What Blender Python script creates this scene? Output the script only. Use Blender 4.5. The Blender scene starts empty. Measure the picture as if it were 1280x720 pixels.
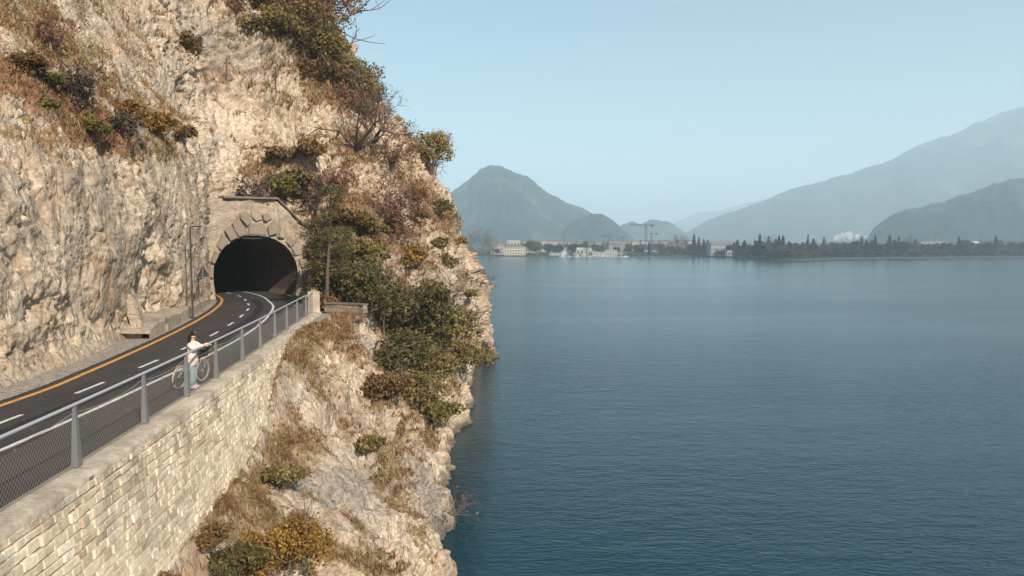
import bpy, bmesh, math, random
import numpy as np
from mathutils import Vector, Matrix
from mathutils.bvhtree import BVHTree

S = bpy.context.scene
C = S.collection
rng = np.random.default_rng(7)
random.seed(7)
R = math.radians

# ------------------------------------------------------------------ camera
ZC, PITCH = 14.8, math.atan(57.0/853.33)
cam = bpy.data.objects.new('camera', bpy.data.cameras.new('camera'))
C.objects.link(cam)
cam.data.lens = 24; cam.data.sensor_width = 36
cam.data.clip_start = 0.1; cam.data.clip_end = 60000
cam.location = (0, 0, ZC)
cam.rotation_euler = (R(90)-PITCH, 0, 0)
S.camera = cam

# ------------------------------------------------------------------ world, sun, exposure
SUN_AZ, SUN_EL = 146.0, 33.0            # clockwise from +Y (the way the camera looks)
w = bpy.data.worlds.new('World'); S.world = w; w.use_nodes = True
nt = w.node_tree; nt.nodes.clear()
sky = nt.nodes.new('ShaderNodeTexSky'); sky.sky_type = 'NISHITA'; sky.sun_disc = False
sky.sun_elevation = R(SUN_EL); sky.sun_rotation = R(SUN_AZ)
sky.altitude = 100; sky.air_density = 1.0; sky.dust_density = 1.2; sky.ozone_density = 1.5
bg = nt.nodes.new('ShaderNodeBackground'); bg.inputs['Strength'].default_value = 0.066
hs = nt.nodes.new('ShaderNodeHueSaturation'); hs.inputs['Saturation'].default_value = 1.15; hs.inputs['Hue'].default_value = 0.484
out = nt.nodes.new('ShaderNodeOutputWorld')
nt.links.new(sky.outputs[0], hs.inputs['Color']); nt.links.new(hs.outputs[0], bg.inputs['Color']); nt.links.new(bg.outputs[0], out.inputs['Surface'])
sl = bpy.data.lights.new('sun', 'SUN'); sl.energy = 5.0; sl.angle = R(0.6); sl.color = (1.0, 0.88, 0.76)
so = bpy.data.objects.new('sun', sl); C.objects.link(so)
so.rotation_euler = Vector((math.sin(R(SUN_AZ))*math.cos(R(SUN_EL)), math.cos(R(SUN_AZ))*math.cos(R(SUN_EL)), math.sin(R(SUN_EL)))).to_track_quat('Z', 'Y').to_euler()
so.location = (60, -70, 90)
S.view_settings.view_transform = 'Standard'; S.view_settings.look = 'None'
S.view_settings.exposure = 0.98; S.view_settings.gamma = 1.0; S.view_settings.use_curve_mapping = False
S.render.engine = 'CYCLES'
S.cycles.use_denoising = True
S.cycles.max_bounces = 6; S.cycles.diffuse_bounces = 3; S.cycles.glossy_bounces = 3; S.cycles.transmission_bounces = 2
S.cycles.volume_bounces = 2; S.cycles.transparent_max_bounces = 4

# ------------------------------------------------------------------ helpers
def tag(o, label=None, cat=None, group=None, kind=None):
    if label: o['label'] = label
    if cat: o['category'] = cat
    if group: o['group'] = group
    if kind: o['kind'] = kind
    return o
def empty(name, loc=(0, 0, 0), rz=0.0, label=None, cat=None, group=None):
    o = bpy.data.objects.new(name, None); C.objects.link(o)
    o.location = loc; o.rotation_euler = (0, 0, rz); o.empty_display_size = 0.2
    return tag(o, label, cat, group)
def link(name, me, parent=None):
    o = bpy.data.objects.new(name, me); C.objects.link(o)
    if parent is not None: o.parent = parent
    return o
def np_mesh(name, V, F, m=None, attrs=None, smooth=False):
    """V (n,3); F (k,3|4) or list of such arrays"""
    V = np.asarray(V, np.float32)
    Fs = F if isinstance(F, list) else [F]
    Fs = [np.asarray(f, np.int32) for f in Fs if len(f)]
    me = bpy.data.meshes.new(name)
    me.vertices.add(len(V)); me.vertices.foreach_set('co', V.ravel())
    nl = sum(f.size for f in Fs); npoly = sum(len(f) for f in Fs)
    me.loops.add(nl); me.polygons.add(npoly)
    me.loops.foreach_set('vertex_index', np.concatenate([f.ravel() for f in Fs]))
    st = np.concatenate([np.full(len(f), f.shape[1], np.int32) for f in Fs]); st = np.concatenate([[0], np.cumsum(st)[:-1]]).astype(np.int32)
    me.polygons.foreach_set('loop_start', st)
    if smooth: me.polygons.foreach_set('use_smooth', np.ones(npoly, bool))
    me.update(calc_edges=True); me.validate()
    for k, a in (attrs or {}).items():
        at = me.attributes.new(k, 'FLOAT', 'POINT'); at.data.foreach_set('value', np.asarray(a, np.float32))
    if m: me.materials.append(m)
    return me
class MB:
    """collects quads, boxes, bars and tubes into one mesh"""
    def __init__(s): s.v = []; s.f = []; s.t = []
    def add(s, V, F, tint=0.5):
        b = len(s.v); s.v += [tuple(p) for p in V]; s.f += [tuple(i+b for i in f) for f in F]; s.t += [tint]*len(V)
    def box(s, c, d, rz=0.0, tint=0.5, M=None):
        x, y, z = d[0]/2, d[1]/2, d[2]/2
        P = [Vector((sx*x, sy*y, sz*z)) for sz in (-1, 1) for sy in (-1, 1) for sx in (-1, 1)]
        M = Matrix.Translation(c) @ (M or Matrix.Rotation(rz, 4, 'Z'))
        s.add([M @ p for p in P], [(0,2,3,1),(4,5,7,6),(0,1,5,4),(2,6,7,3),(0,4,6,2),(1,3,7,5)], tint)
    def frustum(s, c, d0, d1, h, rz=0.0, tint=0.5):
        P = [Vector((sx*d[0]/2, sy*d[1]/2, z)) for d, z in ((d0, 0), (d1, h)) for sy in (-1, 1) for sx in (-1, 1)]
        M = Matrix.Translation(c) @ Matrix.Rotation(rz, 4, 'Z')
        s.add([M @ p for p in P], [(0,2,3,1),(4,5,7,6),(0,1,5,4),(2,6,7,3),(0,4,6,2),(1,3,7,5)], tint)
    def tube(s, pts, r, n=6, cap=True, tint=0.5):
        pts = [Vector(p) for p in pts]; rs = r if hasattr(r, '__len__') else [r]*len(pts)
        b = len(s.v); prev = None
        for i, p in enumerate(pts):
            t = (pts[min(i+1, len(pts)-1)] - pts[max(i-1, 0)]).normalized()
            if prev is None:
                prev = t.orthogonal().normalized()
            a = (prev - t*prev.dot(t))
            a = a.normalized() if a.length > 1e-6 else t.orthogonal().normalized()
            prev = a; c = t.cross(a)
            for k in range(n):
                q = 2*math.pi*k/n
                s.v.append(tuple(p + (a*math.cos(q) + c*math.sin(q))*rs[i])); s.t.append(tint)
        for i in range(len(pts)-1):
            for k in range(n):
                k2 = (k+1) % n
                s.f.append((b+i*n+k, b+i*n+k2, b+(i+1)*n+k2, b+(i+1)*n+k))
        if cap:
            s.f.append(tuple(b+k for k in range(n))[::-1]); s.f.append(tuple(b+(len(pts)-1)*n+k for k in range(n)))
    def ring(s, c, rad, r, axis, n=24, m=6):
        ax = Vector(axis).normalized(); a = ax.orthogonal().normalized(); d = ax.cross(a); b = len(s.v)
        for i in range(n):
            q = 2*math.pi*i/n; e = a*math.cos(q)+d*math.sin(q)
            for k in range(m):
                p = 2*math.pi*k/m
                s.v.append(tuple(Vector(c)+e*(rad+r*math.cos(p))+ax*(r*math.sin(p)))); s.t.append(0.5)
        for i in range(n):
            for k in range(m):
                s.f.append((b+i*m+k, b+((i+1)%n)*m+k, b+((i+1)%n)*m+(k+1)%m, b+i*m+(k+1)%m))
    def mesh(s, name, m, smooth=False):
        me = bpy.data.meshes.new(name); me.from_pydata(s.v, [], s.f); me.validate()
        at = me.attributes.new('tint', 'FLOAT', 'POINT'); at.data.foreach_set('value', np.asarray(s.t, np.float32)[:len(me.vertices)])
        if smooth:
            me.polygons.foreach_set('use_smooth', np.ones(len(me.polygons), bool))
        if m: me.materials.append(m)
        bm = bmesh.new(); bm.from_mesh(me); bmesh.ops.recalc_face_normals(bm, faces=bm.faces); bm.to_mesh(me); bm.free()
        return me
    def build(s, name, m, parent=None, smooth=False): return link(name, s.mesh(name, m, smooth), parent)

# ---- numpy noise
_perm = np.random.default_rng(11).permutation(256).astype(np.int32); _perm = np.concatenate([_perm, _perm, _perm])
_g = np.random.default_rng(5).normal(size=(256, 3)); _g /= np.linalg.norm(_g, axis=1)[:, None]
def perlin(P):
    P = np.asarray(P, np.float64); i = np.floor(P).astype(np.int64); f = P - i; i &= 255
    u = f*f*f*(f*(f*6-15)+10); r = 0
    for dx in (0, 1):
        wx = u[:, 0] if dx else 1-u[:, 0]
        for dy in (0, 1):
            wy = u[:, 1] if dy else 1-u[:, 1]
            for dz in (0, 1):
                wz = u[:, 2] if dz else 1-u[:, 2]
                h = _perm[_perm[_perm[i[:, 0]+dx]+i[:, 1]+dy]+i[:, 2]+dz]
                g = _g[h]
                r = r + wx*wy*wz*(g[:, 0]*(f[:, 0]-dx)+g[:, 1]*(f[:, 1]-dy)+g[:, 2]*(f[:, 2]-dz))
    return r*1.5
def fbm(P, o=4, gain=.5, lac=2.03):
    a, r, q = 1.0, 0, np.asarray(P, np.float64)
    for k in range(o):
        r = r + a*perlin(q+17.3*k); a *= gain; q = q*lac
    return r
def ridged(P, o=4, gain=.5):
    a, r, q = 1.0, 0, np.asarray(P, np.float64)
    for k in range(o):
        r = r + a*(1-2*np.abs(perlin(q+31.7*k))); a *= gain; q = q*2.07
    return r
def cells(P, seed=3):
    """F1, F2 and a random value per cell"""
    P = np.asarray(P, np.float64); i = np.floor(P).astype(np.int64); n = len(P)
    rs = np.random.default_rng(seed).random((256, 4))
    f1 = np.full(n, 9.0); f2 = np.full(n, 9.0); val = np.zeros(n)
    for dx in (-1, 0, 1):
        for dy in (-1, 0, 1):
            for dz in (-1, 0, 1):
                c = i+np.array([dx, dy, dz]); h = _perm[_perm[_perm[c[:, 0] & 255]+(c[:, 1] & 255)]+(c[:, 2] & 255)]
                d = np.linalg.norm(c+rs[h, :3]-P, axis=1)
                m = d < f1
                f2 = np.where(m, f1, np.minimum(f2, d)); val = np.where(m, rs[h, 3], val); f1 = np.where(m, d, f1)
    return f1, f2, val
def sstep(a, b, x):
    t = np.clip((x-a)/(b-a), 0, 1); return t*t*(3-2*t)

# ---- material nodes
class NT:
    def __init__(s, name):
        s.m = bpy.data.materials.new(name); s.m.use_nodes = True; s.t = s.m.node_tree; s.t.nodes.clear()
        s.out = s.n('ShaderNodeOutputMaterial')
    def n(s, ty, **k):
        nd = s.t.nodes.new(ty)
        for a, b in k.items(): setattr(nd, a, b)
        return nd
    def l(s, a, b): s.t.links.new(a, b)
    def set(s, sock, v):
        if isinstance(v, bpy.types.NodeSocket): s.l(v, sock)
        else: sock.default_value = v
    def pos(s, scale=(1, 1, 1)):
        g = s.n('ShaderNodeNewGeometry'); m = s.n('ShaderNodeMapping'); m.inputs['Scale'].default_value = scale
        s.l(g.outputs['Position'], m.inputs['Vector']); return m.outputs[0]
    def obj(s, scale=(1, 1, 1)):
        g = s.n('ShaderNodeTexCoord'); m = s.n('ShaderNodeMapping'); m.inputs['Scale'].default_value = scale
        s.l(g.outputs['Object'], m.inputs['Vector']); return m.outputs[0]
    def noise(s, vec, scale, detail=4, rough=.55, dist=0):
        t = s.n('ShaderNodeTexNoise'); s.l(vec, t.inputs['Vector']); t.inputs['Scale'].default_value = scale
        t.inputs['Detail'].default_value = detail; t.inputs['Roughness'].default_value = rough; t.inputs['Distortion'].default_value = dist
        return t.outputs[0]
    def voro(s, vec, scale, feature='F1', rnd=1.0):
        t = s.n('ShaderNodeTexVoronoi', feature=feature); s.l(vec, t.inputs['Vector']); t.inputs['Scale'].default_value = scale
        t.inputs['Randomness'].default_value = rnd; return t
    def attr(s, name): return s.n('ShaderNodeAttribute', attribute_name=name).outputs['Fac']
    def ramp(s, fac, stops, interp='LINEAR'):
        r = s.n('ShaderNodeValToRGB'); r.color_ramp.interpolation = interp; e = r.color_ramp.elements
        while len(e) < len(stops): e.new(0.5)
        for k, (p, c) in enumerate(stops):
            e[k].position = p; e[k].color = (*c, 1) if len(c) == 3 else c
        s.l(fac, r.inputs[0]); return r.outputs[0]
    def grey(s, fac, stops): return s.ramp(fac, [(p, (v, v, v)) for p, v in stops])
    def mix(s, f, a, b, mode='MIX'):
        m = s.n('ShaderNodeMix', data_type='RGBA', blend_type=mode)
        s.set(m.inputs[0], f)
        for k, v in ((6, a), (7, b)): s.set(m.inputs[k], (*v, 1) if isinstance(v, tuple) and len(v) == 3 else v)
        return m.outputs[2]
    def math(s, op, a, b=0.0, clamp=False):
        m = s.n('ShaderNodeMath', operation=op, use_clamp=clamp); s.set(m.inputs[0], a); s.set(m.inputs[1], b); return m.outputs[0]
    def bump(s, h, strength=.5, dist=.05, normal=None):
        b = s.n('ShaderNodeBump'); b.inputs['Strength'].default_value = strength; b.inputs['Distance'].default_value = dist
        s.l(h, b.inputs['Height'])
        if normal is not None: s.l(normal, b.inputs['Normal'])
        return b.outputs[0]
    def bsdf(s, col, rough=.8, normal=None, metal=0.0, spec=.5):
        b = s.n('ShaderNodeBsdfPrincipled'); s.set(b.inputs['Base Color'], (*col, 1) if isinstance(col, tuple) and len(col) == 3 else col)
        s.set(b.inputs['Roughness'], rough); s.set(b.inputs['Metallic'], metal); b.inputs['Specular IOR Level'].default_value = spec
        if normal is not None: s.l(normal, b.inputs['Normal'])
        s.l(b.outputs[0], s.out.inputs['Surface']); s.b = b; return s.m

def plain(name, col, rough=.6, metal=0.0, var=.25, scale=6.0, spec=.4):
    n = NT(name); p = n.obj()
    f = n.noise(p, scale, 5, .6)
    c = n.mix(f, tuple(x*(1-var) for x in col), tuple(min(1, x*(1+var)) for x in col))
    return n.bsdf(c, rough, n.bump(f, .15, .01), metal, spec)

def leaf_mat(name, dark, mid, light, trans=.25):
    n = NT(name)
    t = n.attr('tint')
    c = n.ramp(t, [(0.0, dark), (0.5, mid), (1.0, light)])
    f = n.noise(n.pos(), 1.1, 3)
    c = n.mix(n.math('MULTIPLY', f, .5), c, dark)
    d = n.n('ShaderNodeBsdfDiffuse'); n.l(c, d.inputs['Color'])
    tr = n.n('ShaderNodeBsdfTranslucent'); n.l(c, tr.inputs['Color'])
    m = n.n('ShaderNodeMixShader'); m.inputs[0].default_value = trans
    n.l(d.outputs[0], m.inputs[1]); n.l(tr.outputs[0], m.inputs[2]); n.l(m.outputs[0], n.out.inputs['Surface'])
    return n.m

# ------------------------------------------------------------------ camera rays (to find where a thing stands on the terrain)
_f = Vector((0, math.cos(PITCH), -math.sin(PITCH))); _u = Vector((0, math.sin(PITCH), math.cos(PITCH))); _r = Vector((1, 0, 0)); _o = Vector((0, 0, ZC))
def ray(u, v): return (_f + _r*((u-640)/853.33) + _u*((360-v)/853.33)).normalized()
def at_depth(u, v, y):
    d = ray(u, v); return _o + d*(y/d.y)
def on_z(u, v, z):
    d = ray(u, v); return _o + d*((z-ZC)/d.z)

# ------------------------------------------------------------------ plan of the place
ZR = 10.5                                                    # road level
RAIL = [(-6.6,-14),(-6.9,-6),(-7.2,1),(-7.6,6),(-7.95,9.8),(-8.25,12.7),(-8.6,15.7),(-8.94,18.5),(-9.25,21.1),(-9.68,24.3),(-10.05,27),(-10.5,30),(-10.95,33),(-11.4,36),(-11.8,38.9),(-12.15,41.7)]
REF = [(-11.2,-14),(-11.5,-2),(-11.85,8),(-12.2,16),(-12.5,20),(-13.0,25),(-13.85,31),(-15.0,36.5),(-15.9,40),(-17.4,45),(-19.1,49),(-21.3,53.6),(-24.2,58),(-28.5,63),(-34,68),(-42,74),(-52,80)]
INNER = [(-13.9,-14),(-14.0,-2),(-14.2,8),(-14.75,19.7),(-15.4,24.3),(-16.9,30),(-19.1,39.6),(-20.6,45),(-22.6,51.7)]
def resample(P, n=None, step=None):
    P = np.asarray(P, float)
    # Catmull-Rom then even spacing
    Q = np.vstack([2*P[0]-P[1], P, 2*P[-1]-P[-2]]); o = []
    for i in range(1, len(Q)-2):
        t = np.linspace(0, 1, 12, endpoint=False)[:, None]; a, b, c, d = Q[i-1], Q[i], Q[i+1], Q[i+2]
        o.append(.5*(2*b+(c-a)*t+(2*a-5*b+4*c-d)*t*t+(3*b-a-3*c+d)*t**3))
    o = np.vstack(o+[P[-1:]]); L = np.concatenate([[0], np.cumsum(np.linalg.norm(np.diff(o, axis=0), axis=1))])
    n = n or max(2, int(L[-1]/step)+1); s = np.linspace(0, L[-1], n)
    return np.stack([np.interp(s, L, o[:, k]) for k in range(o.shape[1])], 1)
def normals(P):
    T = np.gradient(P, axis=0); T /= np.linalg.norm(T, axis=1)[:, None]
    return np.stack([T[:, 1], -T[:, 0]], 1)                   # to the right of travel
PC = np.array([-19.85, 53.1]); PL = np.array([.775, .632]); PL /= np.linalg.norm(PL); PA = np.array([-PL[1], PL[0]])   # portal centre, its width axis, its depth axis
# ------------------------------------------------------------------ rock and ground materials
def make_rock():
    n = NT('limestone')
    p = n.pos(); ps = n.pos((1, 1, .13)); pd = n.n('ShaderNodeMapping'); pd.inputs['Rotation'].default_value = (R(25), R(38), 0); pd.inputs['Scale'].default_value = (1, 1, .22); n.l(p, pd.inputs['Vector']); pd = pd.outputs[0]
    big = n.noise(p, .16, 3, .5); mid = n.noise(p, .9, 6, .62, .4); fine = n.noise(p, 5, 7, .68); stre = n.noise(ps, .9, 5, .6); dia = n.noise(pd, 1.3, 6, .65)
    c = n.ramp(n.math('ADD', n.math('MULTIPLY', big, .5), n.math('MULTIPLY', mid, .5)), [(.3, (.32, .245, .175)), (.43, (.46, .36, .255)), (.54, (.55, .445, .325)), (.66, (.62, .53, .405)), (.8, (.46, .315, .195))])
    c = n.mix(n.grey(stre, [(.5, 0), (.66, .55)]), c, (.215, .18, .145))
    c = n.mix(n.math('MULTIPLY', n.grey(n.noise(p, .55, 5, .65, .6), [(.54, 0), (.66, .75)]), n.grey(fine, [(.3, .3), (.6, 1)])), c, (.36, .20, .105))
    c = n.mix(n.attr('gray'), c, n.mix(mid, (.155, .14, .12), (.37, .335, .29)))
    c = n.mix(n.attr('pale'), c, n.mix(mid, (.46, .38, .29), (.66, .57, .45)))
    cr = n.math('ABSOLUTE', n.math('SUBTRACT', n.noise(pd, .8, 6, .6, .8), .5)); cr2 = n.math('ABSOLUTE', n.math('SUBTRACT', n.noise(ps, 1.7, 6, .62, .5), .5))
    crm = n.math('MAXIMUM', n.math('MULTIPLY', n.grey(cr, [(0, .85), (.018, 0)]), n.grey(mid, [(.42, 0), (.55, 1)])), n.math('MULTIPLY', n.grey(cr2, [(0, .7), (.014, 0)]), n.grey(big, [(.45, 0), (.55, 1)])))
    c = n.mix(crm, c, (.11, .085, .065))
    c = n.mix(n.grey(n.noise(p, 2.4, 8, .78), [(.5, 0), (.62, .42)]), c, (.20, .14, .09))
    c = n.mix(n.grey(dia, [(.52, 0), (.64, .42)]), c, (.27, .19, .125))
    c = n.mix(1.0, c, n.grey(fine, [(.28, .5), (.5, 1), (.74, 1.35)]), 'MULTIPLY')
    c = n.mix(1.0, c, n.grey(n.noise(p, 15, 5, .7), [(.3, .62), (.5, 1), (.7, 1.3)]), 'MULTIPLY')
    # soil, dry litter and moss on the gentle parts
    vg = n.attr('veg'); vn = n.noise(p, 2.2, 6, .7)
    vm = n.grey(n.math('ADD', vg, n.math('MULTIPLY', n.math('SUBTRACT', vn, .5), 1.3)), [(.42, 0), (.62, .93)])
    vc = n.ramp(n.noise(p, 3.4, 6, .75), [(.28, (.07, .045, .028)), (.42, (.17, .105, .058)), (.54, (.26, .175, .10)), (.68, (.40, .30, .185))])
    vc = n.mix(n.grey(n.noise(p, .35, 3), [(.45, 0), (.62, .6)]), vc, (.15, .13, .05))
    vc = n.mix(n.attr('rust'), vc, (.20, .085, .045))
    c = n.mix(vm, c, vc)
    wet = n.attr('wet'); c = n.mix(wet, c, (.06, .055, .045))
    h = n.math('ADD', n.math('MULTIPLY', fine, .5), n.math('MULTIPLY', mid, 1.0))
    h = n.math('ADD', h, n.math('MULTIPLY', n.grey(cr, [(0, 0), (.03, 1)]), .3))
    h = n.math('ADD', h, n.math('MULTIPLY', n.noise(p, 22, 4, .7), .25))
    nb = n.bump(h, .7, .16)
    return n.bsdf(c, .92, nb, spec=.15)
ROCK = make_rock()

# ------------------------------------------------------------------ the cliff: contour net, refined and displaced
ZL = [-4, 0, 2.5, 4.8, 7.3, 10.3, 10.35, 14, 17, 20, 24, 30, 38, 50, 66]
def net():
    cols = []
    def col(low, high):          # low: 6 points under the road edge, high: 9 from the inner edge upwards; (x, y[, z])
        z = ZL; r = []
        for k, p in enumerate(list(low)+list(high)): r.append((p[0], p[1], p[2] if len(p) > 2 else z[k]))
        r[0] = (r[1][0]+.12, r[1][1], -4)                             # the rock plunges steeply under water
        assert len(r) == 15; cols.append(r)
    def lowx(y, xs, zs=None): return [((x, y) if zs is None or zs[k] is None else (x, y, zs[k])) for k, x in enumerate(xs)]
    for y, e, i in ((-22,-6.6,-14),(-4,-7.0,-14.1),(8,-7.7,-14.3)):
        col(lowx(y, (-1.6,-2.6,-4.0,-5.4,-7.3,e),(None,None,None,4.5,6.9,None)), [(i,y),(i-.4,y+.2),(i-1.2,y+1),(i-2.9,y+3),(i-5.5,y+5.5),(i-9.5,y+10),(i-13,y+14),(i-18,y+18),(i-26,y+22)])
    col(lowx(15,(-1.7,-2.5,-4.0,-5.8,-7.6,-8.3),(None,None,None,4.6,7.2,None)), [(-14.55,15),(-14.9,15.1),(-15.7,16),(-17.3,18),(-20.2,21.5),(-24.6,28),(-28.3,33),(-33,38),(-41,43)])
    col(lowx(20,(-1.9,-2.6,-3.9,-5.7,-8.2,-8.9),(None,None,None,4.7,7.3,None)), [(-15,20),(-15.3,20),(-16.2,21.2),(-17.9,23.2),(-20.7,27.2),(-25.2,33.5),(-28.6,38.5),(-33,43.5),(-42,49)])
    col(lowx(25,(-1.9,-2.7,-3.7,-5.4,-8.9,-9.5),(None,None,None,4.6,7.6,None)), [(-15.75,25),(-16,25.1),(-16.7,26),(-18.1,27.8),(-21.4,33),(-25.6,39.5),(-28.6,44),(-33,49),(-42,54)])
    col(lowx(29.5,(-2.0,-2.7,-3.1,-4.0,-8.6,-9.9),(None,None,None,4.4,8.0,None)), [(-17,29.5),(-17.1,29.7),(-17.6,31),(-18.4,32.2),(-22,38.5),(-25.8,45),(-28.4,49),(-33,54),(-42,60)])
    col(lowx(33.5,(-2.0,-2.9,-3.4,-4.5,-8.2,-9.9),(None,None,None,4.6,8.9,None)), [(-17.9,33.5),(-18,33.7),(-18.3,35),(-19.3,37),(-22.8,43.5),(-26,49.5),(-28,53),(-32.5,58),(-42,64)])
    col(lowx(37,(-2.8,-3.9,-4.8,-6.0,-7.6,-8.9),(None,None,None,5.4,8.2,None)), [(-18.7,36.5),(-18.8,36.8),(-18.9,38.5),(-19.8,40),(-23.5,47.2),(-26,53),(-27.7,56),(-32,62),(-42,68)])
    col(lowx(40,(-3.3,-4.2,-5.8,-7.2,-8.4,-9.0),(None,None,None,5.2,8,None)), [(-19.2,40),(-19.3,40.3),(-19.5,41),(-20.3,42.3),(-24,50),(-26.2,55),(-27.6,57.5),(-32,64),(-42,71)])
    col(lowx(42,(-3.4,-4.2,-6.0,-7.6,-8.8,-9.2)), [(-20.7,45.5),(-20.7,45.8),(-20.9,46.5),(-21.8,48),(-24.8,53),(-26.6,57.5),(-27.9,60),(-32,66),(-42,74)])
    col([(-3.4,43),(-4.2,43),(-6.2,43),(-7.8,43.2),(-9.1,43.2),(-9.7,43.2)], [(-23.3,52.6),(-23.4,53),(-23.2,53.6),(-23.4,55.2),(-25,58.5),(-26.9,60.5),(-27.9,62),(-32,68),(-42,76)])
    col([(-3.4,44.5),(-4.2,44.5),(-6.3,44.6),(-8.0,44.6),(-9.4,44.3),(-10.4,43.9)], [(-15.6,57.2),(-15.8,57.6),(-16,58),(-18.4,58.6),(-20.6,61),(-22.6,63.5),(-24.4,65),(-28,72),(-38,80)])
    col([(-3.4,46),(-4.2,46),(-6.3,46.2),(-8.1,46.1),(-9.7,45.3),(-11.1,44.4)], [(-12.9,48),(-13.3,52.4),(-14.6,55),(-16,57.6),(-18,61),(-20,66),(-21.7,69.5),(-26,76),(-36,85)])
    col([(-3.3,48),(-4.1,48),(-6.2,48.4),(-8.1,48),(-9.9,46.8),(-11.5,45)], [(-11.6,45.1),(-11.9,49),(-13.0,53.5),(-14.3,57),(-16,60.5),(-18.4,66.5),(-20.2,72),(-26,80),(-36,90)])
    col([(-3,54),(-3.9,54),(-5.3,55),(-6.6,55),(-8.4,55.5),(-9.9,55.6)], [(-9.9,55.7),(-11.2,57),(-12.2,60),(-12.8,63.5),(-14.2,67),(-16.6,70.5),(-20,75.5),(-26,84),(-36,95)])
    col([(-2.6,64),(-3.8,64),(-4.2,65.5),(-4.9,66),(-5.9,67),(-7.1,67.5)], [(-7.1,67.6),(-8.2,69.5),(-8.8,72),(-9.6,74.5),(-11.4,77),(-15,80),(-20.6,83),(-27,90),(-37,100)])
    col([(-2.2,74),(-3.9,74),(-4.0,75),(-4.2,75.5),(-4.6,76.5),(-5.3,77)], [(-5.3,77.1),(-5.8,78),(-6.9,79),(-8.2,80.5),(-10.5,82),(-15,84),(-21.5,87),(-28,94),(-38,104)])
    col([(-1.6,83),(-3.5,84),(-3.3,84.5),(-3.3,84.7),(-3.5,85),(-4.1,85.5)], [(-4.1,85.5),(-5.0,86),(-6.0,86.5),(-6.9,86.8),(-10,87.5),(-15.2,88.5),(-22,91),(-29,98),(-40,108)])
    col([(-2.2,95),(-3.5,96),(-3.7,96.5),(-4,97),(-4.4,97),(-5,97.2)], [(-5,97.2),(-6.2,97.4),(-7.8,97.6),(-10,98),(-13,98),(-17.5,98.5),(-24,100),(-32,106),(-44,114)])
    col([(-7,112),(-9,113),(-9.5,113),(-10,113),(-11,113),(-12,113)], [(-12,113),(-13,113),(-15,113),(-17,113),(-20,112),(-24,112),(-30,112),(-38,116),(-50,122)])
    col([(-40,135),(-42,135),(-42,135),(-43,134),(-44,134),(-45,134)], [(-45,134),(-46,134),(-48,133),(-50,132),(-53,130),(-56,128),(-60,126),(-64,126),(-70,128)])
    A = np.array(cols, float)
    for k in range(len(A)):                                       # the lake edge: a little further in at the point and under the wall
        y = A[k, 1, 1]
        dx = np.interp(y, [0, 20, 31, 36, 60, 66, 74, 84, 100], [.3, .35, .6, 0, 0, .4, .9, 1.0, 0])
        A[k, :6, 0] -= dx*np.array([1, 1, 1, .8, .3, 0]) if y < 40 else dx*np.ones(6)
        if y > 60: A[k, 6:, 0] -= dx*np.array([1, 1, .8, .5, .2, 0, 0, 0, 0])
    return A
N = net()
cn = [8, 10, 24, 52, 62, 62, 52, 48, 36, 26, 24, 26, 26, 26, 46, 62, 52, 52, 30, 12, 10]     # samples per column interval
rn = [10, 34, 34, 38, 34, 6, 50, 42, 42, 48, 58, 56, 20, 12]
def expand(A, cnt, axis):
    A = np.moveaxis(A, axis, 0); o = []
    for k in range(len(A)-1):
        t = np.linspace(0, 1, cnt[k], endpoint=False).reshape(-1, *([1]*(A.ndim-1)))
        o.append(A[k]*(1-t)+A[k+1]*t)
    o.append(A[-1:]); return np.moveaxis(np.concatenate(o), 0, axis)
G = expand(expand(N, cn, 0), rn, 1)                            # (ncol, nrow, 3)
NCOL, NROW = G.shape[:2]
rowpos = np.concatenate([[0], np.cumsum(rn)])                   # row index of each net row
R5, R6 = rowpos[5], rowpos[6]
cold = np.concatenate([[0], np.cumsum(cn)])
jj = np.arange(NROW); ii = np.arange(NCOL)
headland = sstep(cold[13]-6, cold[14], ii.astype(float))         # 0 along the road, 1 where there is no bench
bench_w = np.clip(np.minimum(np.abs(jj-R5), np.abs(jj-R6))/16.0, 0, 1); bench_w[R5:R6+1] = 0
Wt = bench_w[None, :]*(1-headland[:, None]) + headland[:, None]
for it in range(140):                                             # round the net's corners
    L = G.copy()
    L[1:-1] += .2*(G[:-2]+G[2:]-2*G[1:-1])
    L[:, 1:-1] += .2*(G[:, :-2]+G[:, 2:]-2*G[:, 1:-1])
    G = G+(L-G)*Wt[..., None]
def grid_normals(G):
    a = np.gradient(G, axis=0); b = np.gradient(G, axis=1); n = np.cross(a, b)
    n /= np.linalg.norm(n, axis=2)[..., None]+1e-9
    return n
Nn = grid_normals(G)
if Nn[NCOL//3, 12][0] < 0: Nn = -Nn                              # outward = towards the lake
P = G.reshape(-1, 3); n0 = Nn.reshape(-1, 3); wt = Wt.reshape(-1)
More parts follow.
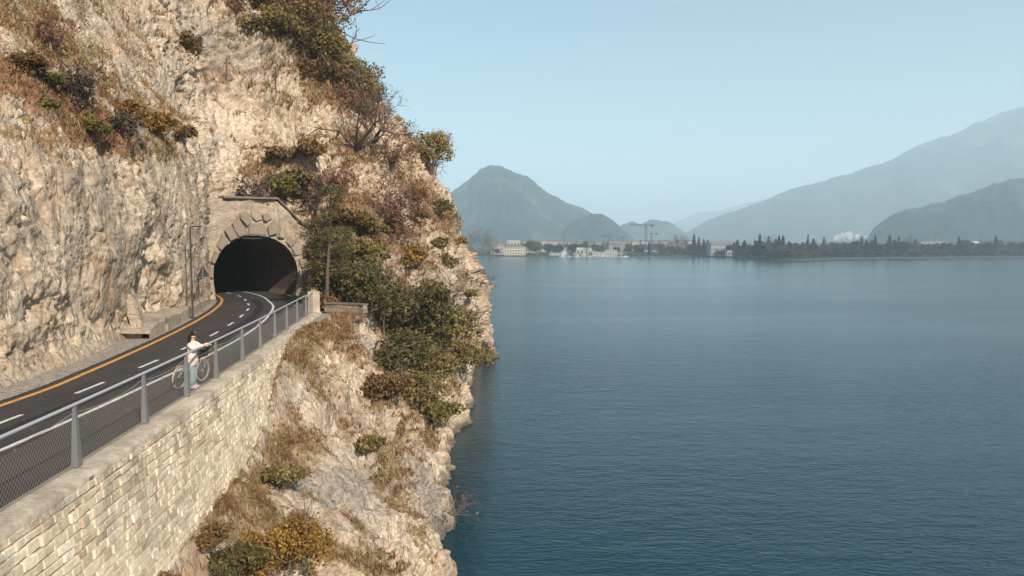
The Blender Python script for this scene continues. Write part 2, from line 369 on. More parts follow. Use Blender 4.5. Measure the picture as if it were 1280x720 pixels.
# gentle ground (slope) gets less bare-rock relief and more vegetation
slope = n0[:, 2].copy()
def blob(P, c, r): return np.exp(-((P-np.asarray(c))**2/np.asarray(r)**2).sum(1))
warp = P + .9*np.stack([fbm(P*.35+9, 3), fbm(P*.35+40, 3), fbm(P*.35+77, 3)], 1)
def facets(Pq, seed, amp):
    """tilted planar facets: fractured rock rather than cobbles"""
    Pq = np.asarray(Pq); i = np.floor(Pq).astype(np.int64); n = len(Pq); rs = np.random.default_rng(seed).random((256, 4)); tv = np.random.default_rng(seed+1).normal(size=(256, 3))
    best = np.full(n, 9.0); o = np.zeros(n)
    for dx in (-1, 0, 1):
        for dy in (-1, 0, 1):
            for dz in (-1, 0, 1):
                c = i+np.array([dx, dy, dz]); h = _perm[_perm[_perm[c[:, 0] & 255]+(c[:, 1] & 255)]+(c[:, 2] & 255)]
                off = Pq-(c+rs[h, :3]); d2 = (off**2).sum(1); m = d2 < best
                best = np.where(m, d2, best); o = np.where(m, (off*tv[h]).sum(1)+(rs[h, 3]-.5)*.8, o)
    return o*amp
patchy = sstep(-.25, .35, fbm(P*.13+60, 3))                      # some faces are smooth, some are broken
def stepped(x, st, sharp=.16):
    """joint planes: a field cut into steps with crisp risers"""
    k = np.floor(x/st); f = x/st-k; return (k+sstep(.5-sharp, .5+sharp, f))*st
J = np.stack([P[:, 0]*.8+P[:, 1]*.3, P[:, 1]*.8-P[:, 0]*.3, P[:, 2]*.85+P[:, 1]*.25], 1)+.5*(warp-P)   # tilted joint system
d = 1.0*fbm(warp*np.array([.11, .11, .10]), 3) + .22*ridged(warp*np.array([.26, .26, .17])+5, 3, .5)
d += stepped(1.25*fbm(J*np.array([.28, .28, .19])+70, 4, .5), .34, .10)*(.5+.5*patchy)
d += stepped(.60*fbm(J*np.array([.75, .75, .55])+33, 4, .55), .15, .12)*(.45+.75*patchy)
d += stepped(.26*fbm(J*np.array([2.0, 2.0, 1.6])+15, 3, .55), .075, .16)*(.35+.8*patchy)
lowr = sstep(8.2, 6.8, P[:, 2])*sstep(36, 32, P[:, 1])             # the big slabs of the lower slope
d = d*(1-.2*lowr)+lowr*(stepped(2.0*fbm(J*np.array([.17, .2, .17])+210, 2, .4), .55, .09)-.55)
d += facets(warp*np.array([.5, .5, .34])+3, 3, .20*(.35+.8*patchy))
rg = ridged(J*np.array([.5, .5, .4])+12, 3); d -= .38*sstep(1.12, 1.5, rg)*(.3+patchy)   # deep fractures
for fr, wd_, dp, off_ in (((.42, .42, .30), .040, .42, 90), ((.30, .55, .20), .030, .34, 140), ((1.15, 1.15, .9), .050, .17, 47), ((2.6, 2.6, 2.0), .07, .07, 57)):
    crk = np.abs(fbm(J*np.array(fr)+off_, 4, .5)); d -= dp*(1-sstep(0, wd_, crk))*sstep(-.3, .15, fbm(P*.22+off_, 2))
d += .05*ridged(P*np.array([1.7, 1.7, 1.2]), 4, .62) + .045*fbm(P*3.3, 4, .65)
# vertical flutes on the lake faces
d += .22*ridged(P*np.array([.8, .8, .09])+50, 3)*sstep(.5, .1, slope)*sstep(42, 60, P[:, 1])
far = sstep(40, 75, P[:, 1]); d *= (.75+.5*far)
d *= 1-.42*sstep(10.5, 12.5, P[:, 2])*sstep(56, 46, P[:, 1])
d -= .3*sstep(36, 60, P[:, 1])
edge = sstep(0, 1, wt)
wo = P[:, 0]-np.interp(P[:, 1], [p_[1] for p_ in RAIL], [p_[0]+.6 for p_ in RAIL])     # distance out from the wall face
under = (P[:, 2] < 10.4) & (P[:, 1] < 33); d = np.where(under, d*(.15+.85*sstep(.2, 2.6, wo)), d)
d = d*edge
roadside = np.exp(-np.maximum(P[:, 2]-ZR, 0)/1.2)*(1-np.repeat(headland, NROW))*(np.tile(jj, NCOL) >= R6)
d -= roadside*(.25+np.maximum(d, 0))*edge                         # keeps bulges off the carriageway
P = P + n0*d[:, None]
zt = np.interp(P[:, 1], [10, 15, 20, 22, 24.4, 27.7, 31, 33], [7.4, 7.5, 7.6, 7.75, 8.2, 9.7, 10.3, 12])
zl = zt+.12*fbm(P*1.3, 2)-.3*np.clip(wo, 0, 3); P[:, 2] = np.where(under & (P[:, 2] > zl) & (wo > -1.2) & (wo < 3), zl, P[:, 2])
# keep the rock behind the portal masonry
q = P[:, :2]-PC; lat = q@PL; dep = q@PA
zone = (lat > np.where(P[:, 2] > 15.2, -2.6, -3.7)) & (lat < 4.6) & (P[:, 2] < 18.0) & (P[:, 2] > 9.0) & (np.tile(jj, NCOL) >= R6) & (dep > -6) & (np.repeat(ii, NROW) > cold[10]) & (np.repeat(ii, NROW) < cold[13]+20)
push = np.where(zone, np.maximum(0.45-dep, 0), 0); P[:, :2] += push[:, None]*PA
benchv = (np.tile(jj, NCOL) >= R5) & (np.tile(jj, NCOL) <= R6) & (np.repeat(headland, NROW) < .5)
P[benchv, 2] = np.minimum(P[benchv, 2], 10.33)
Gd = P.reshape(NCOL, NROW, 3); Nd = grid_normals(Gd).reshape(-1, 3)
if Nd.reshape(NCOL, NROW, 3)[NCOL//3, 12][0] < 0: Nd = -Nd
slope2 = Nd[:, 2]
# faces, without those inside the tunnel bore
idx = np.arange(NCOL*NROW).reshape(NCOL, NROW)
F = np.stack([idx[:-1, :-1], idx[1:, :-1], idx[1:, 1:], idx[:-1, 1:]], -1).reshape(-1, 4)
cen = P[F].mean(1); q = cen[:, :2]-PC; lat = q@PL; dep = q@PA
bore = (np.abs(lat) < 3.5) & (cen[:, 2] > 10.3) & (cen[:, 2] < 15.7) & (dep > -1.0) & (dep < 14)
F = F[~bore]
# the mesh first, so that patches can be set where they lie on it
cliff = link('cliff_terrain', np_mesh('cliff_terrain', P, F, ROCK))
tag(cliff, 'pale limestone cliff with dry scrub rising from the lake beside the road', 'cliff', None, 'structure')
bpy.context.view_layer.update()
BV = BVHTree.FromObject(cliff, bpy.context.evaluated_depsgraph_get())
def hit(u, v):
    h = BV.ray_cast(_o, ray(u, v), 400); return h[0], h[1]
def ground_at(x, y, z0=40):
    h = BV.ray_cast(Vector((x, y, z0)), Vector((0, 0, -1)), 100); return h[0]
# vegetation cover on the rock: on ledges and slopes, in soft-edged patches
v = sstep(.22, .62, slope*.55+slope2*.45) * (.35+.65*sstep(-.15, .35, fbm(P*.33+21, 4)))
def patches(lst, base):
    for (u, vv, rp, a, *asp) in lst:
        h = hit(u, vv)[0]
        if h is None: continue
        r = rp/853.33*h.y; base = base+a*blob(P, h, (r*1.15, r*1.9, r*(asp[0] if asp else .8)))
    return base
v = patches(((20,90,45,.5),(70,130,45,.6),(110,160,45,.6),(160,185,45,.6),(205,190,35,.55),(60,40,60,.4),(160,30,40,.3),(235,60,25,.4),(380,420,34,.5),(430,415,26,.7),(350,560,42,.5),(330,470,25,.3),(280,640,40,.4),(400,480,30,.25),(440,540,20,.2),
      (430,330,40,.7),(450,260,45,.65),(480,300,40,.6),(440,190,40,.6),(400,60,60,.8),(440,110,40,.8),(540,250,30,.55),(560,290,30,.45),(530,330,25,.4),(585,350,18,.4),(595,400,14,.35),(570,400,25,.35),(575,275,18,.45),(590,310,18,.6),(515,240,25,.5),(330,215,30,.5),(500,400,50,.7),(560,430,40,.6),(535,510,30,.5),(360,130,30,.5,.25),(290,120,30,.2),(335,205,20,.4)), v)
for (u, vv, rp, a) in ((60,280,90,.6),(160,260,50,.5),(300,150,60,.5),(280,200,50,.5),(60,420,70,.5),(545,350,25,.25),(480,620,40,.3),(420,620,40,.4),(400,520,25,.4),(540,640,50,.5),(400,200,30,.5),(500,190,30,.3)):
    v = v-a*.7*blob(P, hit(u, vv)[0] or Vector((0, 0, -99)), np.array((1.15, 1.9, .8))*rp/853.33*(hit(u, vv)[0] or Vector((1, 1, 1))).y)
v = np.clip(v, 0, 1.2); v[P[:, 2] < 1.2] *= .2
rust = patches(((430,398,30,1.0),(300,5,40,.8),(450,150,45,.6),(80,140,60,.7),(40,100,50,.6),(150,165,45,.6),(470,300,40,.5),(440,250,40,.5),(400,20,60,.3),(20,450,40,.4),(430,350,40,.3)), np.zeros(len(P)))
gray = patches(((410,620,50,.9),(470,610,50,.8),(540,650,55,.9),(520,600,45,.6),(440,520,40,.5),(390,470,40,.4),(330,690,30,.4),(270,50,45,.7),(240,90,25,.4),(330,90,35,.35),(550,370,60,.6),(530,300,40,.45),(570,450,40,.45),(165,300,28,.4,2.0),(460,430,25,.7),(380,610,25,.6),(500,560,25,.4),(230,300,40,.35)), np.zeros(len(P)))
pale = patches(((300,150,60,.7),(270,190,50,.6),(350,90,30,.6),(410,205,25,.7),(60,300,60,.25),(440,190,20,.4),(330,350,20,.3)), np.zeros(len(P)))
wet = sstep(1.0, .15, P[:, 2]+.3*fbm(P*1.3, 3))
for k_, a_ in (('veg', v), ('rust', np.clip(rust, 0, 1)), ('gray', np.clip(gray, 0, .9)), ('pale', np.clip(pale, 0, .85)), ('wet', wet*.8)):
    at = cliff.data.attributes.new(k_, 'FLOAT', 'POINT'); at.data.foreach_set('value', np.asarray(a_, np.float32))

# ------------------------------------------------------------------ lake
def make_water():
    n = NT('lake_water')
    p = n.pos()
    g = n.n('ShaderNodeCameraData')
    a = n.noise(n.pos((.55, 1.25, 1)), .8, 3, .6, .3); b = n.noise(n.pos((.8, 1.6, 1)), 2.6, 3, .55); c = n.noise(n.pos((.5, 1.1, 1)), .17, 2, .5)
    slick = n.grey(n.noise(n.pos((.0035, .011, 1)), 1.6, 4, .55, .4), [(.36, .35), (.58, 1.0)])
    h = n.math('ADD', n.math('MULTIPLY', a, 1.0), n.math('ADD', n.math('MULTIPLY', b, .45), n.math('MULTIPLY', c, 1.0)))
    sp_ = n.n('ShaderNodeSeparateXYZ'); n.l(p, sp_.inputs[0])
    calm = n.n('ShaderNodeMapRange'); n.l(sp_.outputs[1], calm.inputs[0]); calm.inputs[1].default_value = 40; calm.inputs[2].default_value = 420; calm.inputs[3].default_value = 1.0; calm.inputs[4].default_value = .42
    h = n.math('MULTIPLY', n.math('MULTIPLY', h, slick), calm.outputs[0])          # the open lake lies calmer than the water under the cliff
    nb = n.bump(h, .7, .19)
    m = n.bsdf((.003, .029, .044), .16, nb, spec=.5); n.b.inputs['IOR'].default_value = 1.333; n.b.inputs['Specular Tint'].default_value = (.72, .95, 1.0, 1)
    return m
xs = np.concatenate([-np.geomspace(9000, 60, 30), np.linspace(-50, 50, 21), np.geomspace(60, 9000, 30)])
ys = np.concatenate([-np.geomspace(3000, 60, 14), np.linspace(-50, 100, 31), np.geomspace(110, 11000, 40)])
X, Y = np.meshgrid(xs, ys, indexing='ij'); idx = np.arange(X.size).reshape(X.shape)
F2 = np.stack([idx[:-1, :-1], idx[1:, :-1], idx[1:, 1:], idx[:-1, 1:]], -1).reshape(-1, 4)
WATER = make_water()
tag(link('lake_water', np_mesh('lake_water', np.stack([X.ravel(), Y.ravel(), np.zeros(X.size)], 1), F2, WATER)), 'dark teal lake water with wind ripples', 'lake', None, 'structure')
# ------------------------------------------------------------------ road, verge, markings
def strip(name, P, l0, l1, z, m, smooth=False, zr=0.0):
    """a sheet along polyline P between lateral offsets l0 and l1 (numbers or arrays)"""
    nn = normals(P); k = len(P); l0 = np.broadcast_to(l0, k); l1 = np.broadcast_to(l1, k); ncross = 5
    V = np.concatenate([np.column_stack([P+nn*((l0+(l1-l0)*t)[:, None]), np.full(k, z)]) for t in np.linspace(0, 1, ncross)])
    F = np.concatenate([np.stack([np.arange(k-1)+k*j, np.arange(k-1)+k*(j+1), np.arange(1, k)+k*(j+1), np.arange(1, k)+k*j], 1) for j in range(ncross-1)])
    return np_mesh(name, V, F, m, smooth=smooth)
def make_asphalt(name, base):
    n = NT(name); p = n.pos()
    f = n.noise(p, 60, 3, .7); g = n.noise(p, .7, 5, .6); s = n.voro(p, 70).outputs['Color']
    c = n.mix(g, tuple(x*.72 for x in base), tuple(x*1.35 for x in base))
    c = n.mix(n.grey(f, [(.55, 0), (.75, .5)]), c, (.16, .15, .145))
    c = n.mix(n.grey(n.noise(p, 2.4, 6, .7), [(.55, 0), (.72, .4)]), c, (.11, .095, .085))
    c = n.mix(n.grey(n.noise(n.pos((.9, .12, 1)), 1.6, 5, .65), [(.5, 0), (.68, .45)]), c, tuple(x*.45 for x in base))
    cr = n.math('ABSOLUTE', n.math('SUBTRACT', n.noise(p, .45, 5, .6, .6), .5)); c = n.mix(n.grey(cr, [(0, .8), (.006, 0)]), c, (.012, .011, .011))
    return n.bsdf(c, .85, n.bump(f, .4, .01), spec=.3)
ASPH = make_asphalt('asphalt', (.042, .035, .033)); ASPH2 = make_asphalt('asphalt_trench', (.013, .012, .012))
def make_gravel():
    n = NT('gravel'); p = n.pos()
    vo = n.voro(p, 14); c = n.mix(n.noise(p, 1.5, 4), (.36, .32, .27), (.50, .46, .40))
    c = n.mix(.75, c, n.ramp(vo.outputs['Color'], [(0, (.45, .45, .45)), (1, (1.25, 1.2, 1.15))]), 'MULTIPLY')
    c = n.mix(n.grey(vo.outputs['Distance'], [(.3, 0), (.6, .7)]), c, (.11, .095, .08))
    return n.bsdf(c, .9, n.bump(vo.outputs['Distance'], -.8, .05), spec=.2)
GRAVEL = make_gravel()
def paint(name, col):
    n = NT(name); p = n.pos()
    c = n.mix(n.grey(n.noise(p, 9, 6, .75), [(.48, 0), (.68, .8)]), col, (.09, .085, .08))
    return n.bsdf(c, .6, None, spec=.3)
WHITE = paint('white_paint', (.62, .61, .58)); YEL = paint('yellow_paint', (.62, .30, .05))
ref = resample(REF, step=.5)
rail_full = resample(RAIL, n=len(ref))
# carriageway sheet: from the wall coping to the rock
def lat_of(P, Q):            # signed lateral distance from polyline P to polyline Q
    nn = normals(P); o = []
    Qd = resample(Q, step=.2)
    for p, m in zip(P, nn):
        k = np.argmin(((Qd-p)**2).sum(1)); o.append(float(np.clip((Qd[k]-p)@m, -8, 8)))
    return np.array(o)
right = lat_of(ref, RAIL+[(-13.2, 46), (-15.2, 51.5), (-17.2, 55.0)])
tun = ((ref-PC)@PA > -.4)
right = np.where(tun, 4.1, np.minimum(right, 5.6)+.04)
left = np.where(tun, -2.2, lat_of(ref, INNER)-1.6)
tag(link('road', strip('road', ref, left, right, ZR, ASPH)), 'dark asphalt lane curving into the tunnel', 'road', None, 'structure')
yl = lat_of(ref, [(-13.0,-14),(-13.2,-2),(-13.35,8),(-13.5,18),(-14.1,22.5),(-15.65,30.3),(-17.55,38.2),(-19.6,45.2),(-22.15,51.9),(-25.5,57.5),(-29.6,62),(-35,66.6),(-43,72.5),(-53,78.5)])
verge_in = np.maximum(yl-.35, left)
pre = (ref[:, 1] < 51.5)
tag(link('gravel_verge', strip('gravel_verge', ref[pre], np.minimum(left[pre]-.6, verge_in[pre]-.5), verge_in[pre], ZR+.02, GRAVEL)), 'pale gravel verge between the yellow line and the rock', 'verge', None, 'structure')
tag(link('trench_strip', strip('trench_strip', ref[pre], .42, .92, ZR+.004, ASPH2)), 'darker asphalt strip along the lane', 'road strip', None, 'structure')
def mark(name, m, a, b, s0=None, s1=None):
    sl = slice(s0, s1); return strip(name, ref[sl], np.broadcast_to(a, len(ref))[sl], np.broadcast_to(b, len(ref))[sl], ZR+.008, m)
tag(link('yellow_line', mark('yellow_line', YEL, yl-.09, yl+.09)), 'yellow edge line on the rock side of the road', 'road marking', None, 'structure')
tag(link('white_line', mark('white_line', WHITE, 1.44, 1.58)), 'white solid line on the lake side of the lane', 'road marking', None, 'structure')
k0 = int(np.argmax(tun))
tag(link('white_line', mark('white_line', WHITE, 3.55, 3.67, k0+1)), 'white edge line inside the tunnel by its right wall', 'road marking', None, 'structure')
fine = resample(REF, step=.1); V = []; Fq = []
for s in range(12, len(fine)-20, 40):                            # dashes 1.7 m, gap 2.3 m
    seg = fine[s:s+17]; nn = normals(seg); b = sum(len(x) for x in V)
    V.append(np.concatenate([np.column_stack([seg-nn*.065, np.full(len(seg), ZR+.008)]), np.column_stack([seg+nn*.065, np.full(len(seg), ZR+.008)])]))
    k = len(seg); Fq.append(np.stack([np.arange(k-1), np.arange(k-1)+k, np.arange(1, k)+k, np.arange(1, k)], 1)+b)
tag(link('centre_line', np_mesh('centre_line', np.concatenate(V), np.concatenate(Fq), WHITE)), 'dashed white centre line of the lane', 'road marking', None, 'structure')

# ------------------------------------------------------------------ retaining wall under the railing
def make_stone(name, a, b, c, bumpd=.03):
    n = NT(name); p = n.pos(); t = n.attr('tint')
    col = n.ramp(t, [(0, a), (.3, b), (.75, b), (1, c)])
    f = n.noise(p, 9, 6, .65); g = n.noise(p, 1.1, 5, .65)
    col = n.mix(n.grey(g, [(.45, 0), (.7, .55)]), col, (.21, .175, .135))
    # weathered top courses under the coping
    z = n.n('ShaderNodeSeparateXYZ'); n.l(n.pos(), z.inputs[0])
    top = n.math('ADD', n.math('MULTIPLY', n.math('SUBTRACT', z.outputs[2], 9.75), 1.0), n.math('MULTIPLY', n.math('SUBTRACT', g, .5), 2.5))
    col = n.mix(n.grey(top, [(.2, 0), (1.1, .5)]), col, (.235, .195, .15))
    col = n.mix(1.0, col, n.grey(f, [(.28, .68), (.5, 1), (.74, 1.22)]), 'MULTIPLY')
    return n.bsdf(col, .9, n.bump(n.math('ADD', f, n.noise(p, 30, 4, .7)), .7, bumpd), spec=.2)
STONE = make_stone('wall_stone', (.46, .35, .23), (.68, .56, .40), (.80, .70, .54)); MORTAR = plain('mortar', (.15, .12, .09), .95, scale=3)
CONC = make_stone('old_concrete', (.46, .39, .30), (.52, .44, .34), (.58, .50, .40), .015)
wl = resample(RAIL, step=.1); wn = normals(wl); wl_len = (len(wl)-1)*.1
wl_face = wl+wn*.42
def wpos(s, z, outw):
    k = np.clip(s/.1, 0, len(wl)-1.001); i = int(k); f = k-i
    p = wl_face[i]*(1-f)+wl_face[i+1]*f; m = wn[i]; b = outw+(ZR-z)*.085
    return (p[0]+m[0]*b, p[1]+m[1]*b, z)
wall = empty('retaining_wall', (wl_face[200][0], wl_face[200][1], 7), 0, 'long coursed stone retaining wall carrying the road above the slope', 'wall')
def rel(parent, o):
    o.parent = parent; o.matrix_parent_inverse = parent.matrix_basis.inverted(); return o
wb = MB(); z = ZR-.07; rr = random.Random(3)
while z > 5.2:
    h = rr.uniform(.13, .21); s = rr.uniform(0, .3)
    while s < wl_len-.2:
        L = rr.choice((.2, .27, .34, .42, .52))*rr.uniform(.8, 1.2); g = .011
        s1 = min(s+L, wl_len-.05)
        o = rr.uniform(.0, .05) if z < ZR-.12 else rr.uniform(0, .008); j = lambda: rr.uniform(-.014, .014)
        c = [(s+g, z-h+g), (s1-g, z-h+g), (s1-g, z-g), (s+g, z-g)]
        c = [(a+j(), b+j()) for a, b in c]; ins = .013
        mid = ((c[0][0]+c[2][0])/2, (c[0][1]+c[2][1])/2)
        inn = [(a+ins*(1 if a < mid[0] else -1), b+ins*(1 if b < mid[1] else -1)) for a, b in c]
        V = [wpos(a, b, -.05) for a, b in c]+[wpos(a, b, .022) for a, b in c]+[wpos(a, b, .036+o*rr.uniform(.5, 1.2)) for a, b in inn]
        Fc = [(8, 9, 10, 11)]+[(k+a, (k+1) % 4+a, (k+1) % 4+a+4, k+a+4) for a in (0, 4) for k in range(4)]
        wb.add(V, Fc, rr.random())
        s = s1
    z -= h
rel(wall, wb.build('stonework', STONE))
cb = MB(); sA = np.arange(0, wl_len, .5)
V = [wpos(s, z, .004) for s in sA for z in (4.6, ZR-.02)]+[(wl[int(s/.1)][0]-wn[int(s/.1)][0]*.15, wl[int(s/.1)][1]-wn[int(s/.1)][1]*.15, z) for s in sA for z in (4.6, ZR-.02)]
k = len(sA); Fc = [(2*i, 2*i+2, 2*i+3, 2*i+1) for i in range(k-1)]+[(2*k+2*i, 2*k+2*i+1, 2*k+2*i+3, 2*k+2*i+2) for i in range(k-1)]
cb.add(V, Fc); rel(wall, cb.build('mortar_core', MORTAR))
# coping: a worn concrete strip carrying the posts
k = len(wl); prof = [(-.16, ZR-.05), (-.155, ZR+.055), (-.05, ZR+.07), (.2, ZR+.065), (.37, ZR+.055), (.445, ZR+.015), (.456, ZR-.085)]
V = []
jit = fbm(np.column_stack([wl*2.5, np.zeros(k)]), 4)
for a, (off, z) in enumerate(prof):
    wob = jit*(.03 if a >= 4 else .006)
    V.append(np.column_stack([wl+wn*((off+wob)[:, None] if a >= 4 else off), z+wob*.8*(a > 1)]))
V = np.concatenate(V); Fc = np.concatenate([np.stack([np.arange(k-1)+k*j, np.arange(k-1)+k*(j+1), np.arange(1, k)+k*(j+1), np.arange(1, k)+k*j], 1) for j in range(len(prof)-1)])
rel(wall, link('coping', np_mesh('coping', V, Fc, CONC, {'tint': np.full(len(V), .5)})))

# ------------------------------------------------------------------ railing
GALV = plain('galvanised_steel', (.19, .195, .19), .5, .35, .18, 4); RAILM = plain('painted_steel', (.40, .42, .43), .42, .2, .12, 3)
WIRE = plain('net_wire', (.25, .23, .21), .5, .2, .1)
railing = empty('railing', (-8.94, 18.5, ZR), 0, 'grey steel railing with tapered posts, tube handrail and wire net along the road edge', 'railing')
posts = [(-6.9,-6.2),(-7.02,-3.2),(-7.15,-.2),(-7.3,2.8)]+[(-7.55,6.2)]+RAIL[4:]
postP = []
for (x, y) in posts:
    k = int(np.argmin(((wl-np.array([x, y]))**2).sum(1))); p = wl[k]+wn[k]*.02; rz = math.atan2(wl[min(k+3, len(wl)-1)][1]-wl[max(k-3, 0)][1], wl[min(k+3, len(wl)-1)][0]-wl[max(k-3, 0)][0])
    b = MB(); b.frustum((p[0], p[1], ZR+.085), (.165, .13), (.06, .06), 1.14, rz)
    po = rel(railing, b.build('post', GALV))
    b = MB(); b.box((p[0], p[1], ZR+.075), (.34, .26, .035), rz)
    for sx in (-1, 1):
        for sy in (-1, 1):
            q = Matrix.Rotation(rz, 4, 'Z') @ Vector((sx*.13, sy*.09, 0)); b.tube([(p[0]+q.x, p[1]+q.y, ZR+.09), (p[0]+q.x, p[1]+q.y, ZR+.125)], .014, 6)
    bp = b.build('base_plate', GALV); bp.parent = po; bp.matrix_parent_inverse = po.matrix_parent_inverse.copy()
    postP.append((p, k))
hr = MB(); hr.tube([(q[0], q[1], ZR+1.25) for q in wl[::5]]+[(wl[-1][0], wl[-1][1], ZR+1.25)], .034, 8); rel(railing, hr.build('handrail', RAILM, smooth=True))
nv = []; nf = []
def wire(A, B, r):
    A = np.array(A); B = np.array(B); t = B-A; t /= np.linalg.norm(t)+1e-9; a = np.cross(t, (0.3, .9, .1)); a /= np.linalg.norm(a); c = np.cross(t, a); b = sum(len(x) for x in nv)
    q = [a, -.5*a+.866*c, -.5*a-.866*c]
    nv.append(np.array([A+r*x for x in q]+[B+r*x for x in q])); nf.append(np.array([[0,1,4,3],[1,2,5,4],[2,0,3,5]])+b)
cab = MB()
for (p, k), (p2, k2) in zip(postP[:-1], postP[1:]):
    A = np.array([p[0], p[1]])-wn[k]*.03; B = np.array([p2[0], p2[1]])-wn[k2]*.03; L = np.linalg.norm(B-A); h0 = .10
    top = lambda s: 1.10-.10*4*(s/L)*(1-s/L)
    pt = lambda s, h: (A[0]+(B[0]-A[0])*s/L, A[1]+(B[1]-A[1])*s/L, ZR+h)
    st = .085; sl = .75                                           # run per metre of height
    s = -1.2*sl
    while s < L+1.2*sl:
        for sg in (1, -1):
            # wire from (s,h0) to the sagging top line, clipped to the panel
            pts = []
            for h in np.linspace(h0, 1.12, 12):
                x = s+sg*sl*(h-h0)
                if 0.04 <= x <= L-.04 and h <= top(x): pts.append((x, h))
            if len(pts) >= 2: wire(pt(*pts[0]), pt(*pts[-1]), .0024)
        s += st
    cab.tube([pt(x, top(x)+.0) for x in np.linspace(.03, L-.03, 9)], .008, 5); cab.tube([pt(.03, h0), pt(L-.03, h0)], .008, 5)
rel(railing, link('wire_net', np_mesh('wire_net', np.concatenate(nv), np.concatenate(nf), WIRE)))
rel(railing, cab.build('edge_cable', WIRE))
# ------------------------------------------------------------------ tunnel
def L3(l, dpt, z): q = PC+PL*l+PA*dpt; return (q[0], q[1], z)
def arch(n=40, rx=3.26, rz=3.0, zc=1.87, foot=3.08):
    """opening outline from the left foot over the crown to the right foot, in (lateral, height)"""
    A = [(-foot, -.05), (-foot-.06, .6), (-foot-.13, 1.2)]
    for k in range(n+1):
        q = math.pi*(1-k/n); A.append((rx*math.cos(q), zc+rz*math.sin(q)))
    return A+[(foot+.13, 1.2), (foot+.06, .6), (foot, -.05)]
portal = empty('tunnel_portal', L3(0, 0, ZR), 0, 'stone tunnel mouth with a rough voussoir arch at the foot of the cliff', 'tunnel portal')
RUB = make_stone('portal_rubble', (.38, .32, .25), (.50, .43, .34), (.56, .49, .40), .06)
def make_portal_rubble():
    n = NT('portal_masonry'); p = n.pos()
    tx = n.n('ShaderNodeTexNoise'); n.l(p, tx.inputs['Vector']); tx.inputs['Scale'].default_value = 2.2; tx.inputs['Detail'].default_value = 4
    q = n.mix(.25, p, tx.outputs['Color'], 'ADD')
    vo = n.voro(q, 2.3, 'DISTANCE_TO_EDGE').outputs['Distance']; vc = n.voro(q, 2.3).outputs['Color']
    c = n.mix(n.noise(p, 1.3, 7, .68), (.24, .19, .14), (.69, .57, .43))
    c = n.mix(.22, c, n.ramp(vc, [(0, (.55, .54, .52)), (1, (1.25, 1.18, 1.1))]), 'MULTIPLY')
    c = n.mix(n.math('MULTIPLY', n.grey(vo, [(0, .28), (.04, 0)]), n.grey(n.noise(p, 1.7, 4), [(.45, 0), (.6, 1)])), c, (.22, .18, .14))
    c = n.mix(n.grey(n.noise(n.pos((1, 1, .16)), 1.5, 6, .7), [(.5, 0), (.66, .65)]), c, (.185, .16, .13))
    h = n.math('ADD', n.math('MULTIPLY', n.grey(vo, [(0, 0), (.06, 1)]), .18), n.noise(p, 6, 7, .7))
    return n.bsdf(c, .92, n.bump(h, 1.0, .2), spec=.15)
MAS = make_portal_rubble()
A = arch(); A2 = [(a, b) for a, b in A]
Ang = [math.atan2(b-1.85, a) for a, b in A]
def outer(a, b):
    """walk outwards from the opening to the facade's outline"""
    poly = [(-5.4, -.4), (-5.4, 5.6), (-3.0, 7.6), (1.7, 7.65), (3.95, 5.5), (4.5, 5.45), (4.5, -.4)]
    o = (0, 1.85); dx, dz = a-o[0], b-o[1]; best = 99
    for (x0, z0), (x1, z1) in zip(poly, poly[1:]):
        ex, ez = x1-x0, z1-z0; den = dx*ez-dz*ex
        if abs(den) < 1e-9: continue
        t = ((x0-o[0])*ez-(z0-o[1])*ex)/den; uu = ((x0-o[0])*dz-(z0-o[1])*dx)/den
        if t > 0 and -1e-6 <= uu <= 1+1e-6: best = min(best, t)
    return (o[0]+dx*best, o[1]+dz*best)
n = len(A); rings = 22; V = []
for t in np.linspace(0, 1, rings):
    for (a, b) in A:
        q = outer(a, b) if b > -.04 else (math.copysign(4.5, a), -.05)
        V.append((a+(q[0]-a)*t, b+(q[1]-b)*t))
V = np.array(V); W3 = np.column_stack([V, np.zeros(len(V))])
bulge = .22*fbm(W3*.8+4, 3)+.13*ridged(W3*1.5+9, 4, .6)-.08; bulge[:n] *= .2
front = np.array([L3(a, -.02-.0+c, ZR+b) for (a, b), c in zip(V, bulge)])
back = np.array([L3(a, .8, ZR+b) for (a, b) in V[-n:]])
Fq = np.concatenate([np.stack([np.arange(n-1)+n*j, np.arange(n-1)+n*(j+1), np.arange(1, n)+n*(j+1), np.arange(1, n)+n*j], 1) for j in range(rings-1)]+[np.stack([np.arange(n-1)+n*(rings-1), np.arange(n-1)+n*rings, np.arange(1, n)+n*rings, np.arange(1, n)+n*(rings-1)], 1)])
rel(portal, link('facade', np_mesh('facade', np.concatenate([front, back]), Fq, MAS)))
